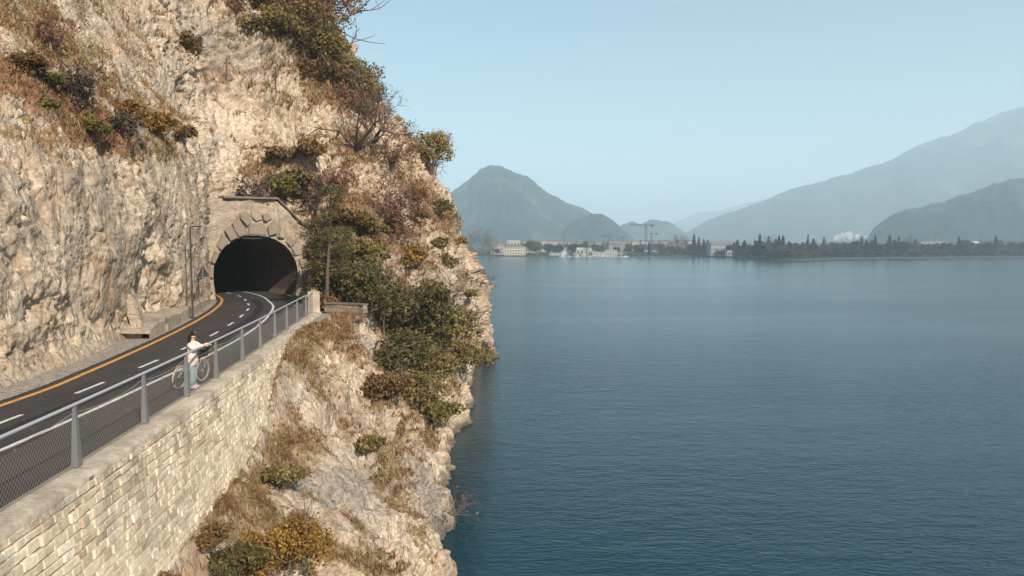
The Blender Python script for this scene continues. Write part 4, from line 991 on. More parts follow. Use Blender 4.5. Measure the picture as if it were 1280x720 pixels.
# warning sign seen from behind
r_ = empty('warning_sign', (-19.05, 42.0, ZR), R(-8), 'dark triangular road sign seen from behind on a thin grey pole', 'road sign')
b = MB(); b.tube([(0, 0, -.1), (0, 0, 2.98)], .03, 8); b.build('pole', GALV, r_)
tri = [(-.42, 0), (.42, 0), (0, .74)]; b = MB()
def rounded(tri, rad=.05, n=4):
    o = []
    for k in range(3):
        p = Vector(tri[k]); a = (Vector(tri[k-1])-p).normalized(); c = (Vector(tri[(k+1) % 3])-p).normalized()
        A, B = p+a*rad, p+c*rad
        for i in range(n+1):
            t = i/n; o.append(A*(1-t)**2+p*2*t*(1-t)+B*t*t)
    return o
o = rounded(tri); m = len(o)
b.add([(q.x, .05, 2.2+q.y) for q in o]+[(q.x, .062, 2.2+q.y) for q in o], [tuple(range(m)), tuple(range(m, 2*m))]+[(i, (i+1) % m, (i+1) % m+m, i+m) for i in range(m)])
b.build('plate', GREYB, r_)
b = MB()
for z in (2.32, 2.62): b.box((0, .035, z), (.3-(z-2.32)*.4, .03, .035))
b.tube([(0, .03, 2.3), (0, .03, 2.65)], .02, 4); b.build('bracket', GALV, r_)
# low masonry kerb wall with an arched niche
kp = resample([(-16.05, 30.0), (-16.5, 32.2), (-17.4, 35.3), (-18.8, 40.2), (-20.3, 45), (-21.4, 48.3)], step=.25); kn = normals(kp); V = []; Fq = []
g = np.random.default_rng(12); k = len(kp); s_ = np.arange(k)*.25
H = .66+.12*fbm(np.column_stack([kp*.8, np.zeros(k)]), 3); H[:3] *= np.array([.45, .7, .9]); H *= np.linspace(1, .75, k)
niche_s = 2.75; cols_ = []
prof = [(.0, 0), (.0, 1), (-.12, 1.06), (-1.9, 1.3)]
V = np.concatenate([np.column_stack([kp+kn*o, ZR-.05+(H*z if z else 0*H)]) for o, z in prof]); Fq = []
for j in range(len(prof)-1):
    for i in range(k-1):
        mid = (s_[i]+s_[i+1])/2
        if j == 0 and abs(mid-niche_s) < .5: continue
        Fq.append((i+k*j, i+k*(j+1), i+1+k*(j+1), i+1+k*j))
kw = MB(); kw.add(V, Fq, .6)
i0 = int(round((niche_s-.5)/.25)); i1 = i0+4; A_ = Vector((*kp[i0], ZR-.05)); B_ = Vector((*kp[i1], ZR-.05)); ex = (B_-A_); W_ = ex.length; ex.normalize(); nin = Vector((-kn[i0][0], -kn[i0][1], 0)); hh = float((H[i0]+H[i1])/2)
arc = [(W_/2-.31, .0), (W_/2-.31, .3)]+[(W_/2-.31*math.cos(t), .3+.31*math.sin(t)) for t in np.linspace(.2, math.pi-.2, 9)]+[(W_/2+.31, .3), (W_/2+.31, .0)]
outl = [(0, 0), (0, hh*.5)]+[(W_*t, hh) for t in np.linspace(0, 1, 9)]+[(W_, hh*.5), (W_, 0)]
mm = len(arc); f3 = lambda q, d_: tuple(A_+ex*q[0]+Vector((0, 0, q[1]))+nin*d_)
kw.add([f3(q, 0) for q in outl]+[f3(q, 0) for q in arc], [(i, i+1, i+1+mm, i+mm) for i in range(mm-1)], .6)
kw.add([f3(q, 0) for q in arc]+[f3(q, .7) for q in arc], [(i, i+1, i+1+mm, i+mm) for i in range(mm-1)]+[tuple(range(mm, 2*mm))], .2)
tag(kw.build('kerb_wall', MAS), 'low pale masonry wall at the rock foot with a small arched niche', 'wall')
# concrete buttress on its ledge
r_ = empty('concrete_buttress', (-17.0, 30.7, ZR), R(12), 'pale tapered concrete buttress against the rock beside the low wall', 'buttress')
r_.scale = (.8, .8, .8)
def prism(b, A, B, h, z0, tint=.8):
    """from footprint A (4 xy) up to footprint B"""
    b.add([(x, y, z0) for x, y in A]+[(x, y, z0+h) for x, y in B], [(0,1,2,3)[::-1], (4,5,6,7)]+[(i, (i+1) % 4, (i+1) % 4+4, i+4) for i in range(4)], tint)
b = MB(); prism(b, [(-.1,-.45),(.5,-.45),(.5,.45),(-.1,.45)], [(-.55,-.28),(.1,-.28),(.1,.28),(-.55,.28)], 1.35, .62, .9); prism(b, [(-.56,-.27),(.09,-.27),(.09,.27),(-.56,.27)], [(-.7,-.05),(-.3,-.05),(-.3,.05),(-.7,.05)], .5, 1.972, .9); b.build('shaft', MAS, r_)
b = MB(); prism(b, [(-.6,-.62),(.62,-.62),(.62,.7),(-.6,.7)], [(-.6,-.6),(.6,-.6),(.6,.68),(-.6,.68)], .14, .475, .6); b.build('ledge_slab', MAS, r_)
b = MB(); prism(b, [(-.6,-.55),(.42,-.55),(.42,.6),(-.6,.6)], [(-.6,-.56),(.46,-.56),(.46,.62),(-.6,.62)], .53, -.06, .3); b.build('plinth', MAS, r_)
# low stone wall at the back of the terrace
lw = resample([(-11.85, 43.3), (-10.9, 43.05), (-9.9, 42.7), (-9.1, 42.2)], step=.2); ln_ = normals(lw); b = MB(); rr = random.Random(5)
for lay in range(2):
    i = 0
    while i < len(lw)-1:
        st_ = min(rr.choice((1, 2, 2, 3)), len(lw)-1-i); A_ = lw[i]; B_ = lw[i+st_]; c = (A_+B_)/2; L = np.linalg.norm(B_-A_)
        b.box((c[0], c[1], ZR-.1+lay*.25+.13), (L-.02, .38+rr.uniform(-.05, .05), .24), math.atan2(B_[1]-A_[1], B_[0]-A_[0]), rr.random()); i += st_
r_ = empty('terrace_wall', (-10.4, 42.9, ZR), 0, 'low rough stone wall at the back of the reddish terrace', 'wall'); rel(r_, b.build('stonework', STN))
b = MB(); 
for i in range(len(lw)-1):
    c = (lw[i]+lw[i+1])/2; t_ = lw[i+1]-lw[i]; b.box((c[0], c[1], ZR+.45), (np.linalg.norm(t_)-.003, .5, .09), math.atan2(t_[1], t_[0]), .1)
rel(r_, b.build('coping', COPD))
# gravel apron and red earth of the terrace
def blob_sheet(name, pts, z, m, label):
    c = np.mean(pts, 0); o = resample(np.array(pts+[pts[0]], float), n=40); o = o+.12*np.column_stack([fbm(np.column_stack([o*1.7, np.zeros(40)]), 3), fbm(np.column_stack([o*1.7, np.ones(40)*5]), 3)])
    V = [(c[0], c[1], z)]+[(x, y, z) for x, y in o[:-1]]; n_ = len(o)-1
    return tag(link(name, np_mesh(name, V, np.array([(0, 1+i, 1+(i+1) % n_) for i in range(n_)]), m)), label, 'ground', None, 'structure')
RED = NT('red_earth'); p_ = RED.pos(); RED = RED.bsdf(RED.mix(RED.noise(p_, 5, 6, .7), (.10, .05, .03), (.27, .155, .10)), .95, RED.bump(RED.noise(p_, 18, 4), .5, .04), spec=.1)
blob_sheet('red_earth', [(-11.6,38.6),(-10.2,37.2),(-9.0,37.6),(-8.7,39.6),(-9.0,42.0),(-10.4,42.7),(-11.7,43.0)], ZR-.12, RED, 'reddish bare earth of the small terrace')
blob_sheet('gravel_apron', [(-11.3,35.6),(-10.9,36.2),(-10.8,38.5),(-10.95,41.2),(-11.9,42.3),(-12.3,41.9),(-11.9,39),(-11.55,36.6)], ZR-.095, GRAVEL, 'pale gravel apron at the railing end')
# steel posts in the upper rubble slope
for (u, v0, v1, m, lb) in ((283, 91, 73, RUSTY, 'red rusty steel post, leftmost on the upper ledge'), (314, 106, 92, DARKM, 'dark short steel post in the middle of the upper ledge'), (344, 114, 86, DARKM, 'dark taller steel post at the right end of the upper ledge')):
    h, nm = hit(u, v0)
    if h is None: continue
    b = MB(); L = (v0-v1)/853.33*h.y; b.tube([(0, 0, -.2), (0, 0, L)], .055, 6); o = b.build('steel_post', m); o.location = h+Vector((.1, -.1, 0)); tag(o, lb, 'post', 'posts on the upper ledge')

# ------------------------------------------------------------------ bicycle
TYRE = plain('pale_tyre', (.36, .29, .22), .8, 0, .15); RIM = plain('bike_rim', (.55, .52, .48), .35, .6, .1); FRAME = plain('bike_frame', (.10, .10, .11), .4, .3, .1); BAG = plain('black_bag', (.022, .020, .022), .8, 0, .3, 14)
fw = Vector((-9.60, 20.92, ZR+.012)); rw = Vector((-9.77, 19.8, ZR+.012)); dx = (fw-rw); wb_ = dx.length; ang = math.atan2(dx.y, dx.x)
bike = empty('bicycle', rw, ang, 'bicycle with pale tyres and a black handlebar bag parked behind the person', 'bicycle')
bike.rotation_euler = (R(4), 0, ang)
RW = .345
for nm_, x0 in (('wheel', 0), ('wheel', wb_)):
    b = MB(); b.ring((x0, 0, RW), RW-.022, .024, (0, 1, 0), 32, 6); wh = b.build('wheel', TYRE, bike)
    b = MB(); b.ring((x0, 0, RW), RW-.052, .014, (0, 1, 0), 32, 5); b.build('rim', RIM, wh)
    b = MB()
    for k in range(18):
        q = 2*math.pi*k/18; b.tube([(x0+.02*math.cos(q+.9), .02*(-1)**k, RW+.02*math.sin(q+.9)), (x0+(RW-.055)*math.cos(q), 0, RW+(RW-.055)*math.sin(q))], .0022, 3)
    b.tube([(x0, -.05, RW), (x0, .05, RW)], .022, 8); b.build('spokes', RIM, wh)
bbk = (.43, 0, .29); sea = (.27, 0, .80); hd = (wb_-.20, 0, .86); hd2 = (wb_-.16, 0, .70)
b = MB()
for A_, B_, r0 in ((bbk, sea, .016), (sea, hd, .016), (bbk, hd2, .019), (hd, hd2, .02)): b.tube([A_, B_], r0, 7)
for s in (-1, 1):
    b.tube([(0, s*.06, RW), (bbk[0], s*.03, bbk[2])], .010, 5); b.tube([(0, s*.06, RW), (sea[0], s*.02, sea[2]-.05)], .009, 5)
b.tube([sea, (.235, 0, .95)], .014, 6); b.build('frame', FRAME, bike)
b = MB()
for s in (-1, 1): b.tube([(hd2[0]+.01, s*.05, hd2[2]-.03), (wb_-.08, s*.055, RW+.15), (wb_, s*.055, RW)], .011, 5)
b.build('fork', FRAME, bike)
b = MB(); b.tube([hd, (wb_-.22, 0, 1.02)], .014, 6); b.tube([(wb_-.36, -.30, 1.06), (wb_-.25, -.26, 1.06), (wb_-.21, -.08, 1.03), (wb_-.21, .08, 1.03), (wb_-.25, .26, 1.06), (wb_-.36, .30, 1.06)], .013, 6); b.build('handlebar', FRAME, bike)
b = MB(); b.frustum((.21, 0, .95), (.27, .12), (.25, .15), .05); b.frustum((.33, 0, .955), (.16, .05), (.14, .04), .035); b.build('saddle', BAG, bike)
b = MB(); b.frustum((wb_-.05, 0, .80), (.17, .26), (.21, .32), .25); b.tube([(wb_-.05, -.12, 1.05), (wb_-.05, -.1, 1.1), (wb_-.05, .1, 1.1), (wb_-.05, .12, 1.05)], .012, 5); b.build('handlebar_bag', BAG, bike)
b = MB(); b.ring((bbk[0], -.055, bbk[2]), .085, .008, (0, 1, 0), 20, 4)
for s in (-1, 1): b.tube([(bbk[0], s*.05, bbk[2]), (bbk[0]+.12*s, s*.08, bbk[2]-.11*s)], .009, 5); b.box((bbk[0]+.12*s, s*.12, bbk[2]-.11*s), (.09, .08, .02))
b.build('crank', RIM, bike)
b = MB(); b.tube([(.2, .07, .33), (.14, .26, .0)], .011, 5); b.build('kickstand', FRAME, bike)

# ------------------------------------------------------------------ person leaning on the handrail
SKIN = plain('skin', (.50, .30, .215), .55, 0, .06); JACK = plain('cream_jacket', (.62, .52, .44), .9, 0, .08, 9); JEAN = plain('pale_denim', (.27, .35, .37), .9, 0, .18, 16); HAIR = plain('dark_hair', (.025, .014, .010), .45, 0, .4, 30); SHOE = plain('white_shoe', (.62, .60, .57), .7, 0, .1); LENS = plain('dark_lens', (.012, .010, .010), .15, 0, .1)
def skin(name, chains, m, parent, sub=2):
    """chains: list of lists of (x,y,z,rx[,ry]); the first point of a later chain may be an index ('at', k) of an earlier vertex"""
    V, E, Rr = [], [], []
    for ch in chains:
        prev = None
        for p in ch:
            if isinstance(p[0], str): prev = p[1]; continue
            V.append(p[:3]); Rr.append((p[3], p[4] if len(p) > 4 else p[3]))
            if prev is not None: E.append((prev, len(V)-1))
            prev = len(V)-1
    me = bpy.data.meshes.new(name); me.from_pydata(V, E, []); me.materials.append(m)
    o = link(name, me, parent); o.modifiers.new('Skin', 'SKIN'); o.modifiers['Skin'].use_smooth_shade = True
    for k, r in enumerate(Rr): me.skin_vertices[0].data[k].radius = r
    me.skin_vertices[0].data[0].use_root = True
    s = o.modifiers.new('Subsurf', 'SUBSURF'); s.levels = sub; s.render_levels = sub
    return o
per = empty('person', (-9.46, 20.02, ZR+.01), R(-6), 'person with long dark hair in a cream jacket and pale jeans leaning on the handrail', 'person')
legs = lambda s, dr=0: [('at', 0), (.0, s*.095, .84, .075), (.025-.02*s, s*.10, .49, .055), (.0-.03*s, s*.105, .26, .048), (-.02-.03*s, s*.105, .085, .036+dr), (.06-.03*s, s*.11, .035, .036+dr), (.17-.03*s, s*.115, .028, .03+dr)]
arm = lambda s, k, dr=0: [('at', k), (.02, s*.165, 1.355, .050+dr), (.19, s*.215, 1.235, .042+dr), (.345, s*.175, 1.315, .034+dr), (.455, s*.115, 1.345, .026+dr)]
per.scale = (.95, .95, .95)
ch = [[(0, 0, .92, .09), (.005, 0, 1.05, .085), (.02, 0, 1.22, .09), (.02, 0, 1.36, .07), (.025, 0, 1.425, .05), (.035, 0, 1.48, .052), (.05, 0, 1.555, .088, .078), (.045, 0, 1.615, .085, .078), (.04, 0, 1.65, .05)]]
ch += [legs(-1), legs(1), arm(-1, 3), arm(1, 3)]
nose = [('at', 6), (.135, 0, 1.56, .016), (.158, 0, 1.545, .010)]
nv0 = 9+6+6; wr = (nv0+3, nv0+7)
hands = []
for s, w_ in ((-1, wr[0]), (1, wr[1])):
    hands.append([('at', w_), (.50, s*.10, 1.35, .026, .018)])
ch += [nose]+hands
base_i = nv0+8+2
for hi, s in enumerate((-1, 1)):
    for f_ in range(4):
        o_ = (f_-1.5)*.019
        ch.append([('at', base_i+hi), (.535, s*.10+o_, 1.352, .0088), (.562-.004*abs(f_-1), s*.10+o_*1.1, 1.338, .0082), (.574-.004*abs(f_-1), s*.10+o_*1.1, 1.315, .0072)])
    ch.append([('at', base_i+hi), (.505, s*.10-s*.03, 1.335, .010), (.525, s*.10-s*.045, 1.318, .008)])
skin('body', ch, SKIN, per)
def rings(b, prof, n=16):
    """a closed garment tube: (x, y, z, half depth, half width) rings"""
    k0 = len(b.v)
    for x, y, z, rx, ry in prof:
        for i in range(n):
            q = 2*math.pi*i/n; b.v.append((x+rx*math.cos(q), y+ry*math.sin(q), z+.006*math.sin(3*q+z*9))); b.t.append(.5)
    for j in range(len(prof)-1):
        for i in range(n): b.f.append((k0+j*n+i, k0+j*n+(i+1) % n, k0+(j+1)*n+(i+1) % n, k0+(j+1)*n+i))
    b.f.append(tuple(k0+i for i in range(n))[::-1]); b.f.append(tuple(k0+(len(prof)-1)*n+i for i in range(n)))
b = MB(); rings(b, [(-.005, 0, .70, .150, .215), (0, 0, .72, .158, .222), (0, 0, .86, .150, .205), (.005, 0, 1.02, .128, .180), (.015, 0, 1.16, .140, .190), (.02, 0, 1.29, .135, .198), (.02, 0, 1.37, .112, .170), (.022, 0, 1.42, .078, .095), (.028, 0, 1.47, .074, .078)])
for s in (-1, 1):
    b.tube([(.02, s*.13, 1.365), (.03, s*.185, 1.345), (.11, s*.215, 1.285), (.19, s*.222, 1.24), (.27, s*.20, 1.28), (.345, s*.178, 1.318), (.44, s*.122, 1.345)], [.075, .078, .070, .066, .060, .054, .047], 10)
b.build('jacket', JACK, per, smooth=True)
b = MB(); rings(b, [(0, 0, .70, .11, .15), (0, 0, .80, .125, .165), (0, 0, .95, .115, .155)])
for s in (-1, 1):
    b.tube([(.0, s*.085, .84), (.012-.01*s, s*.095, .66), (.025-.02*s, s*.10, .49), (.0-.03*s, s*.105, .27), (-.02-.03*s, s*.105, .07)], [.115, .102, .082, .076, .082], 10)
b.build('jeans', JEAN, per, smooth=True)
for s in (-1, 1):
    b = MB(); b.frustum((.055-.03*s, s*.11, -.005), (.27, .10), (.25, .088), .055); b.frustum((.01-.03*s, s*.11, .05), (.16, .085), (.11, .075), .05)
    o = b.build('shoe', SHOE, per); o.modifiers.new('Bevel', 'BEVEL').width = .012
skin('hair', [[(.02, 0, 1.655, .075, .085), (-.035, 0, 1.61, .092, .09), (-.06, 0, 1.53, .078, .07), (-.085, -.01, 1.42, .075, .05), (-.115, -.02, 1.30, .066, .042), (-.13, -.03, 1.18, .05, .032), (-.135, -.035, 1.09, .02, .015)],
     [('at', 0), (.055, .0, 1.685, .05, .06)], [('at', 1), (.01, .075, 1.58, .03), (.0, .08, 1.47, .028), (-.03, .08, 1.38, .02)], [('at', 1), (.01, -.075, 1.58, .03), (.0, -.08, 1.47, .028), (-.03, -.08, 1.38, .02)]], HAIR, per)
b = MB()
for s in (-1, 1): b.box((.139, s*.036, 1.572), (.012, .058, .042), s*.12); b.tube([(.135, s*.066, 1.58), (.03, s*.086, 1.585)], .004, 4)
b.box((.146, 0, 1.58), (.01, .02, .01)); b.build('sunglasses', LENS, per)
# ------------------------------------------------------------------ far shore: land, town, trees
SHO = [(430,318.5),(560,319.3),(620,320.3),(660,320.9),(700,321),(760,321.3),(800,321.4),(860,320.6),(900,321.4),(935,323),(965,325),(1010,325.3),(1035,324),(1080,323),(1150,322.8),(1200,322),(1280,321.3),(1400,320.5),(1700,319)]
sp = np.array([[on_z(u, vv, 0).x, on_z(u, vv, 0).y] for u, vv in SHO]); sp = np.vstack([[(-900, 1150)], [(-420, 830)], sp, [(2600, 1150)]]); sp = resample(sp, step=6)
sp[:, 1] += 2.5*fbm(np.column_stack([sp*.03, np.zeros(len(sp))]), 3)
def shore_y(x): return float(np.interp(x, sp[:, 0], sp[:, 1]))
LAND = NT('shore_land'); p_ = LAND.pos(); LAND = LAND.bsdf(LAND.mix(LAND.noise(p_, .06, 5, .6), (.014, .020, .013), (.035, .037, .026)), .95, spec=.1)
QUAY = plain('quay_stone', (.05, .047, .042), .9, 0, .3, .3)
k = len(sp); Vl = np.concatenate([np.column_stack([sp, np.full(k, -.5)]), np.column_stack([sp, np.full(k, 1.0)]), np.column_stack([sp+[0, 3], np.full(k, 1.15)])]+[np.column_stack([sp[:, 0]*(1+t*2), sp[:, 1]+t*1200, np.full(k, 1.15+t*4)]) for t in np.linspace(.1, 1, 6)])
rws = 9; Fl = np.concatenate([np.stack([np.arange(k-1)+k*j, np.arange(1, k)+k*j, np.arange(1, k)+k*(j+1), np.arange(k-1)+k*(j+1)], 1) for j in range(rws-1)])
me = np_mesh('far_shore', Vl, Fl, LAND); me.materials.append(QUAY)
for pI in range(k-1): me.polygons[pI].material_index = 1
tag(link('far_shore', me), 'low land of the far lake shore with a stone quay edge', 'shore', None, 'structure')

TM = {
 'cypress': leaf_mat('cypress_foliage', (0.0037, 0.0074, 0.0056), (0.0099, 0.0161, 0.0105), (0.0217, 0.0279, 0.0167), .1),
 'dark': leaf_mat('dark_broadleaf', (0.0056, 0.0099, 0.0068), (0.0174, 0.0236, 0.0149), (0.0372, 0.0409, 0.0236), .2),
 'olive': leaf_mat('yellowing_broadleaf', (0.0372, 0.0341, 0.0136), (0.0930, 0.0837, 0.0341), (0.1612, 0.1364, 0.0620), .2),
 'bare': leaf_mat('bare_twigs', (0.0310, 0.0248, 0.0211), (0.0682, 0.0527, 0.0434), (0.1178, 0.0930, 0.0744), .1)}
def tree_proto(kind, seed):
    g = np.random.default_rng(seed); T = MB()
    if kind == 'cypress':
        T.tube([(0, 0, 0), (0, 0, .3)], [.016, .014], 5)
        z = g.uniform(.05, 1, 1100); r = .105*np.clip((1-z)*3.2, 0, 1)**.7*np.clip((z)*6, .2, 1)*g.uniform(.3, 1.12, 1100); a = g.uniform(0, 6.28, 1100)
        pts = np.stack([r*np.cos(a), r*np.sin(a), z], 1); me = leaves('crown', pts, .085, TM['cypress'], seed, asp=.7)
    elif kind == 'conifer':
        T.tube([(0, 0, 0), (0, 0, .95)], [.022, .006], 5)
        z = g.uniform(.12, 1, 1300); lay = .75+.35*np.sin(z*38); r = .26*(1.02-z)**.8*lay*g.uniform(.35, 1.1, 1300); a = g.uniform(0, 6.28, 1300)
        me = leaves('crown', np.stack([r*np.cos(a), r*np.sin(a), z], 1), .09, TM['cypress'], seed, asp=.7)
    else:
        ends = []; 
        for q in range(3): branch(T, (0, 0, 0), (g.normal(0, .25), g.normal(0, .25), 1), .5, .022, 3, g, 3, .3, ends)
        lob = [(np.array([g.normal(0, .17), g.normal(0, .17), g.uniform(.42, .82)]), np.array([1, 1, .85])*g.uniform(.13, .24)) for q in range(9)]
        pts = lobe_points(g, lob, 1500 if kind != 'bare' else 900); pts[:, 2] = np.clip(pts[:, 2], .1, 1.0)
        me = leaves('crown', pts, .10 if kind != 'bare' else .045, TM[kind], seed, asp=.6 if kind != 'bare' else .25)
    return me, T.mesh('trunk', BARK)
PROTO = {kd: [tree_proto(kd, 300+10*i+j) for j in range(3)] for i, kd in enumerate(('cypress', 'conifer', 'dark', 'olive', 'bare'))}
TL = {'cypress': ('cypress_tree', 'dark narrow cypress spire on the far shore'), 'conifer': ('conifer_tree', 'dark pointed conifer on the far shore'), 'dark': ('broadleaf_tree', 'dark green rounded tree on the far shore'),
      'olive': ('autumn_tree', 'yellowing autumn tree on the far shore'), 'bare': ('leafless_tree', 'brownish leafless tree on the far shore')}
tg = random.Random(4)
def shore_tree(u, vtop, kind, wpx=None, off=None, label=None):
    off = tg.uniform(8, 40) if off is None else off
    y = 690.0
    for _ in range(30): y = .65*y+.35*(shore_y((u-640)/853.33*y)+off)
    x = (u-640)/853.33*y
    h = max(3.0, ZC-(vtop-303)/853.33*y-1.15)
    cr, tr = tg.choice(PROTO[kind]); nm, lb = TL[kind]
    root = empty(nm, (x, y, 1.1), tg.uniform(0, 6.28), label or lb, 'tree', 'trees along the far shore: '+nm.replace('_', ' '))
    wn_ = {'cypress': .21, 'conifer': .5, 'dark': .75, 'olive': .75, 'bare': .8}[kind]*h
    sx = (wpx/853.33*y)/wn_ if wpx else tg.uniform(.85, 1.15)
    for nme, m_ in (('crown', cr), ('trunk', tr)):
        o = link(nme, m_, root); o.scale = (h*sx, h*sx, h)
for t in ((620,311,'dark',8),(661,300,'olive',17),(672,301,'olive',16),(684,304,'dark',11),(692,306,'dark',12),(699,307,'dark'),(590,286,'bare',22),(601,284,'bare',22),(611,291,'bare',18),(617,299,'bare',14),
          (716,304,'dark'),(729,300,'dark',10),(735,299,'bare',13),(745,304,'dark'),(753,305,'bare'),(771,308,'dark'),(787,308,'dark',10),(800,305,'dark',12),(811,302,'cypress',3.2),(822,301,'bare',12),(831,298,'bare',14),(845,292,'bare',16),(854,291,'bare',17),
          (838,307,'dark',14),(860,303,'dark'),(867,293,'conifer',9),(873,297,'conifer',8),(879,299,'conifer',7),(884,300,'cypress',4),(896,304,'cypress',3.4),(917,303,'cypress',3.6),(921,300,'cypress',5),(926,306,'dark'),(930,301,'cypress',6),(936,304,'dark'),
          (943,300,'conifer',8),(949,293,'conifer',11),(955,301,'dark'),(960,296,'cypress',4.6),(964,292,'bare',12),(969,299,'cypress',4.6),(973,295,'cypress',4),(978,295,'cypress',4.4),(985,303,'dark',10),(991,304,'bare'),(997,306,'dark',12),(1003,306,'olive',11),(1009,293,'conifer',6),
          (1013,303,'dark'),(1016,299,'cypress',5),(1021,302,'bare'),(1029,297,'conifer',8),(1036,300,'dark'),(1044,303,'bare'),(1050,302,'dark'),(1058,301,'dark'),(1064,303,'conifer'),(1070,299,'dark',12),(1076,296,'conifer',9),(1082,301,'cypress',5),(1088,298,'dark',11),(1093,295,'conifer',8),(1100,302,'bare'),
          (1106,301,'dark'),(1111,294,'conifer',11),(1117,300,'cypress',5),(1122,296,'conifer',8),(1128,301,'dark'),(1134,292,'bare',10),(1138,311,'olive',8),(1126,312,'olive',6),(1143,299,'conifer',8),(1150,305,'dark'),(1158,311,'olive',11),(1166,311,'olive',13),(1160,303,'bare'),(1172,304,'dark'),
          (1180,302,'dark',13),(1187,303,'dark',13),(1197,296,'conifer',8),(1203,299,'dark',12),(1210,304,'bare'),(1218,305,'dark'),(1226,303,'bare',14),(1234,300,'dark',14),(1243,295,'conifer',9),(1251,299,'olive',13),(1259,303,'bare',13),(1267,301,'dark'),(1275,301,'dark'),(1283,300,'bare'),(1292,301,'dark'),(1304,299,'conifer')):
    shore_tree(*t)
for u in np.arange(824, 1320, 6.5):                              # the darker rank behind
    shore_tree(u+tg.uniform(-2, 2), tg.uniform(304, 308), tg.choice(('dark', 'dark', 'bare', 'dark', 'conifer')), tg.uniform(11, 17), tg.uniform(50, 110))
for u in np.arange(932, 1312, 4.6):                              # the full belt on the right
    shore_tree(u+tg.uniform(-2, 2), tg.uniform(301.5, 306.5), tg.choice(('dark', 'dark', 'dark', 'bare', 'olive', 'conifer')), tg.uniform(10, 15), tg.uniform(18, 48))
for u in np.arange(628, 824, 7.0):
    shore_tree(u+tg.uniform(-3, 3), tg.uniform(302, 306), tg.choice(('dark', 'bare', 'dark')), tg.uniform(8, 13), tg.uniform(110, 220))
for u in np.arange(826, 1312, 3.6):                              # low shrubs by the promenade
    shore_tree(u+tg.uniform(-2, 2), tg.uniform(310.5, 315.5), tg.choice(('dark', 'dark', 'olive', 'bare')), tg.uniform(6, 10), tg.uniform(2.5, 6))
# buildings
BW = {'cream': (.40, .36, .28), 'white': (.38, .37, .35), 'pink': (.32, .24, .21), 'grey': (.24, .25, .255), 'pale': (.33, .335, .33), 'mauve': (.22, .18, .20)}
BM = {kk: plain('plaster_'+kk, cc, .9, 0, .10, .3) for kk, cc in BW.items()}; ROOF = plain('tile_roof', (.15, .105, .085), .9, 0, .3, .5); ROOFG = plain('grey_roof', (.16, .16, .17), .9, 0, .2, .3); GLASS = plain('window_dark', (.045, .055, .065), .25, 0, .2)
def house(name, u0, u1, vt, off, wallm, label, roof='hip', rows=0, cols_=0, roofm=None, depth=14, vb=None, cat='building', group=None):
    uc = (u0+u1)/2; y = 700.0
    for _ in range(30): y = .65*y+.35*(shore_y((uc-640)/853.33*y)+off)
    x = (uc-640)/853.33*y
    W_ = (u1-u0)/853.33*y; top = ZC-(vt-303)/853.33*y; H_ = max(2.5, top-1.2); rh = min(2.6, H_*.28) if roof != 'flat' else .35; hw = H_-rh
    root = empty(name, (x, y, 1.15), 0, label, cat, group)
    b = MB(); b.box((0, depth/2, hw/2), (W_, depth, hw)); b.build('wall', BM[wallm], root)
    b = MB(); e = .5
    if roof == 'flat': b.box((0, depth/2, hw+.18), (W_+.4, depth+.4, .34))
    else:
        A_ = [(-W_/2-e, -e, hw+.003), (W_/2+e, -e, hw+.003), (W_/2+e, depth+e, hw+.003), (-W_/2-e, depth+e, hw+.003)]; q = min(depth/2, W_*.35) if roof == 'hip' else 0.0
        b.add(A_+[(-W_/2+q-(e if q == 0 else 0), depth/2, hw+rh), (W_/2-q+(e if q == 0 else 0), depth/2, hw+rh)], [(0,1,5,4),(2,3,4,5),(1,2,5),(3,0,4),(0,3,2,1)])
    b.build('roof', roofm or ROOF, root)
    for r in range(rows):
        for c in range(cols_):
            b = MB(); b.box((-W_/2+W_*(c+.5)/cols_, -.03, hw*(r+.55)/rows), (min(1.3, W_/cols_*.45), .08, hw/rows*.48)); b.build('window', GLASS, root)
house('villa', 630, 657, 305, 9, 'cream', 'cream three storey villa with rows of windows standing at the lake edge', 'hip', 3, 8)
house('house', 613, 630, 302, 34, 'pink', 'pinkish house with a dark red roof left behind the cream villa', 'gable', 3, 3)
house('apartment_building', 634, 650, 300, 120, 'white', 'white block rising behind the cream villa roof', 'flat', 2, 4)
house('house', 655, 665, 299, 160, 'cream', 'small pale house above the yellowing trees', 'hip', 2, 2)
house('pavilion', 701, 711, 309, 16, 'white', 'small white lakeside pavilion left of the long white hall', 'gable', 0, 0, ROOFG, 8)
house('hall', 716, 739, 309.5, 18, 'white', 'long bright white lakeside hall among the masts', 'gable', 1, 5, BM['white'], 12)
house('low_building', 687, 702, 316, 12, 'pale', 'low pale flat roofed lakeside building left of the pavilion', 'flat', 1, 4, BM['pale'], 8)
house('low_building', 740, 756, 315, 14, 'white', 'low white flat roofed building right of the long white hall', 'flat', 1, 5, BM['pale'], 8)
house('low_building', 756, 771, 312, 16, 'pale', 'pale glazed flat roofed building below the mauve roofed block', 'flat', 2, 5, None, 8)
house('apartment_building', 761, 779, 301.5, 60, 'mauve', 'mauve grey block with flat roof behind the marina', 'flat', 2, 6, ROOFG)
house('hotel', 888, 920, 300.5, 26, 'grey', 'long pale hotel with two rows of windows among dark cypresses', 'hip', 3, 11, ROOFG, 16)
house('hotel_annex', 909, 929, 313, 12, 'white', 'low white terrace building in front of the pale hotel', 'flat', 1, 5, BM['white'], 8)
house('kiosk', 901, 909, 315, 9, 'white', 'small white kiosk left of the low terrace building', 'gable', 1, 2, BM['pale'], 6)
house('hall', 1150, 1183, 302, 150, 'grey', 'wide pale hall behind the trees right of the dark conifers', 'flat', 0, 0, BM['pale'], 20)
house('house', 1218, 1225, 301.5, 150, 'white', 'tiny white house between tree tops on the right', 'gable', 1, 2, BM['white'])
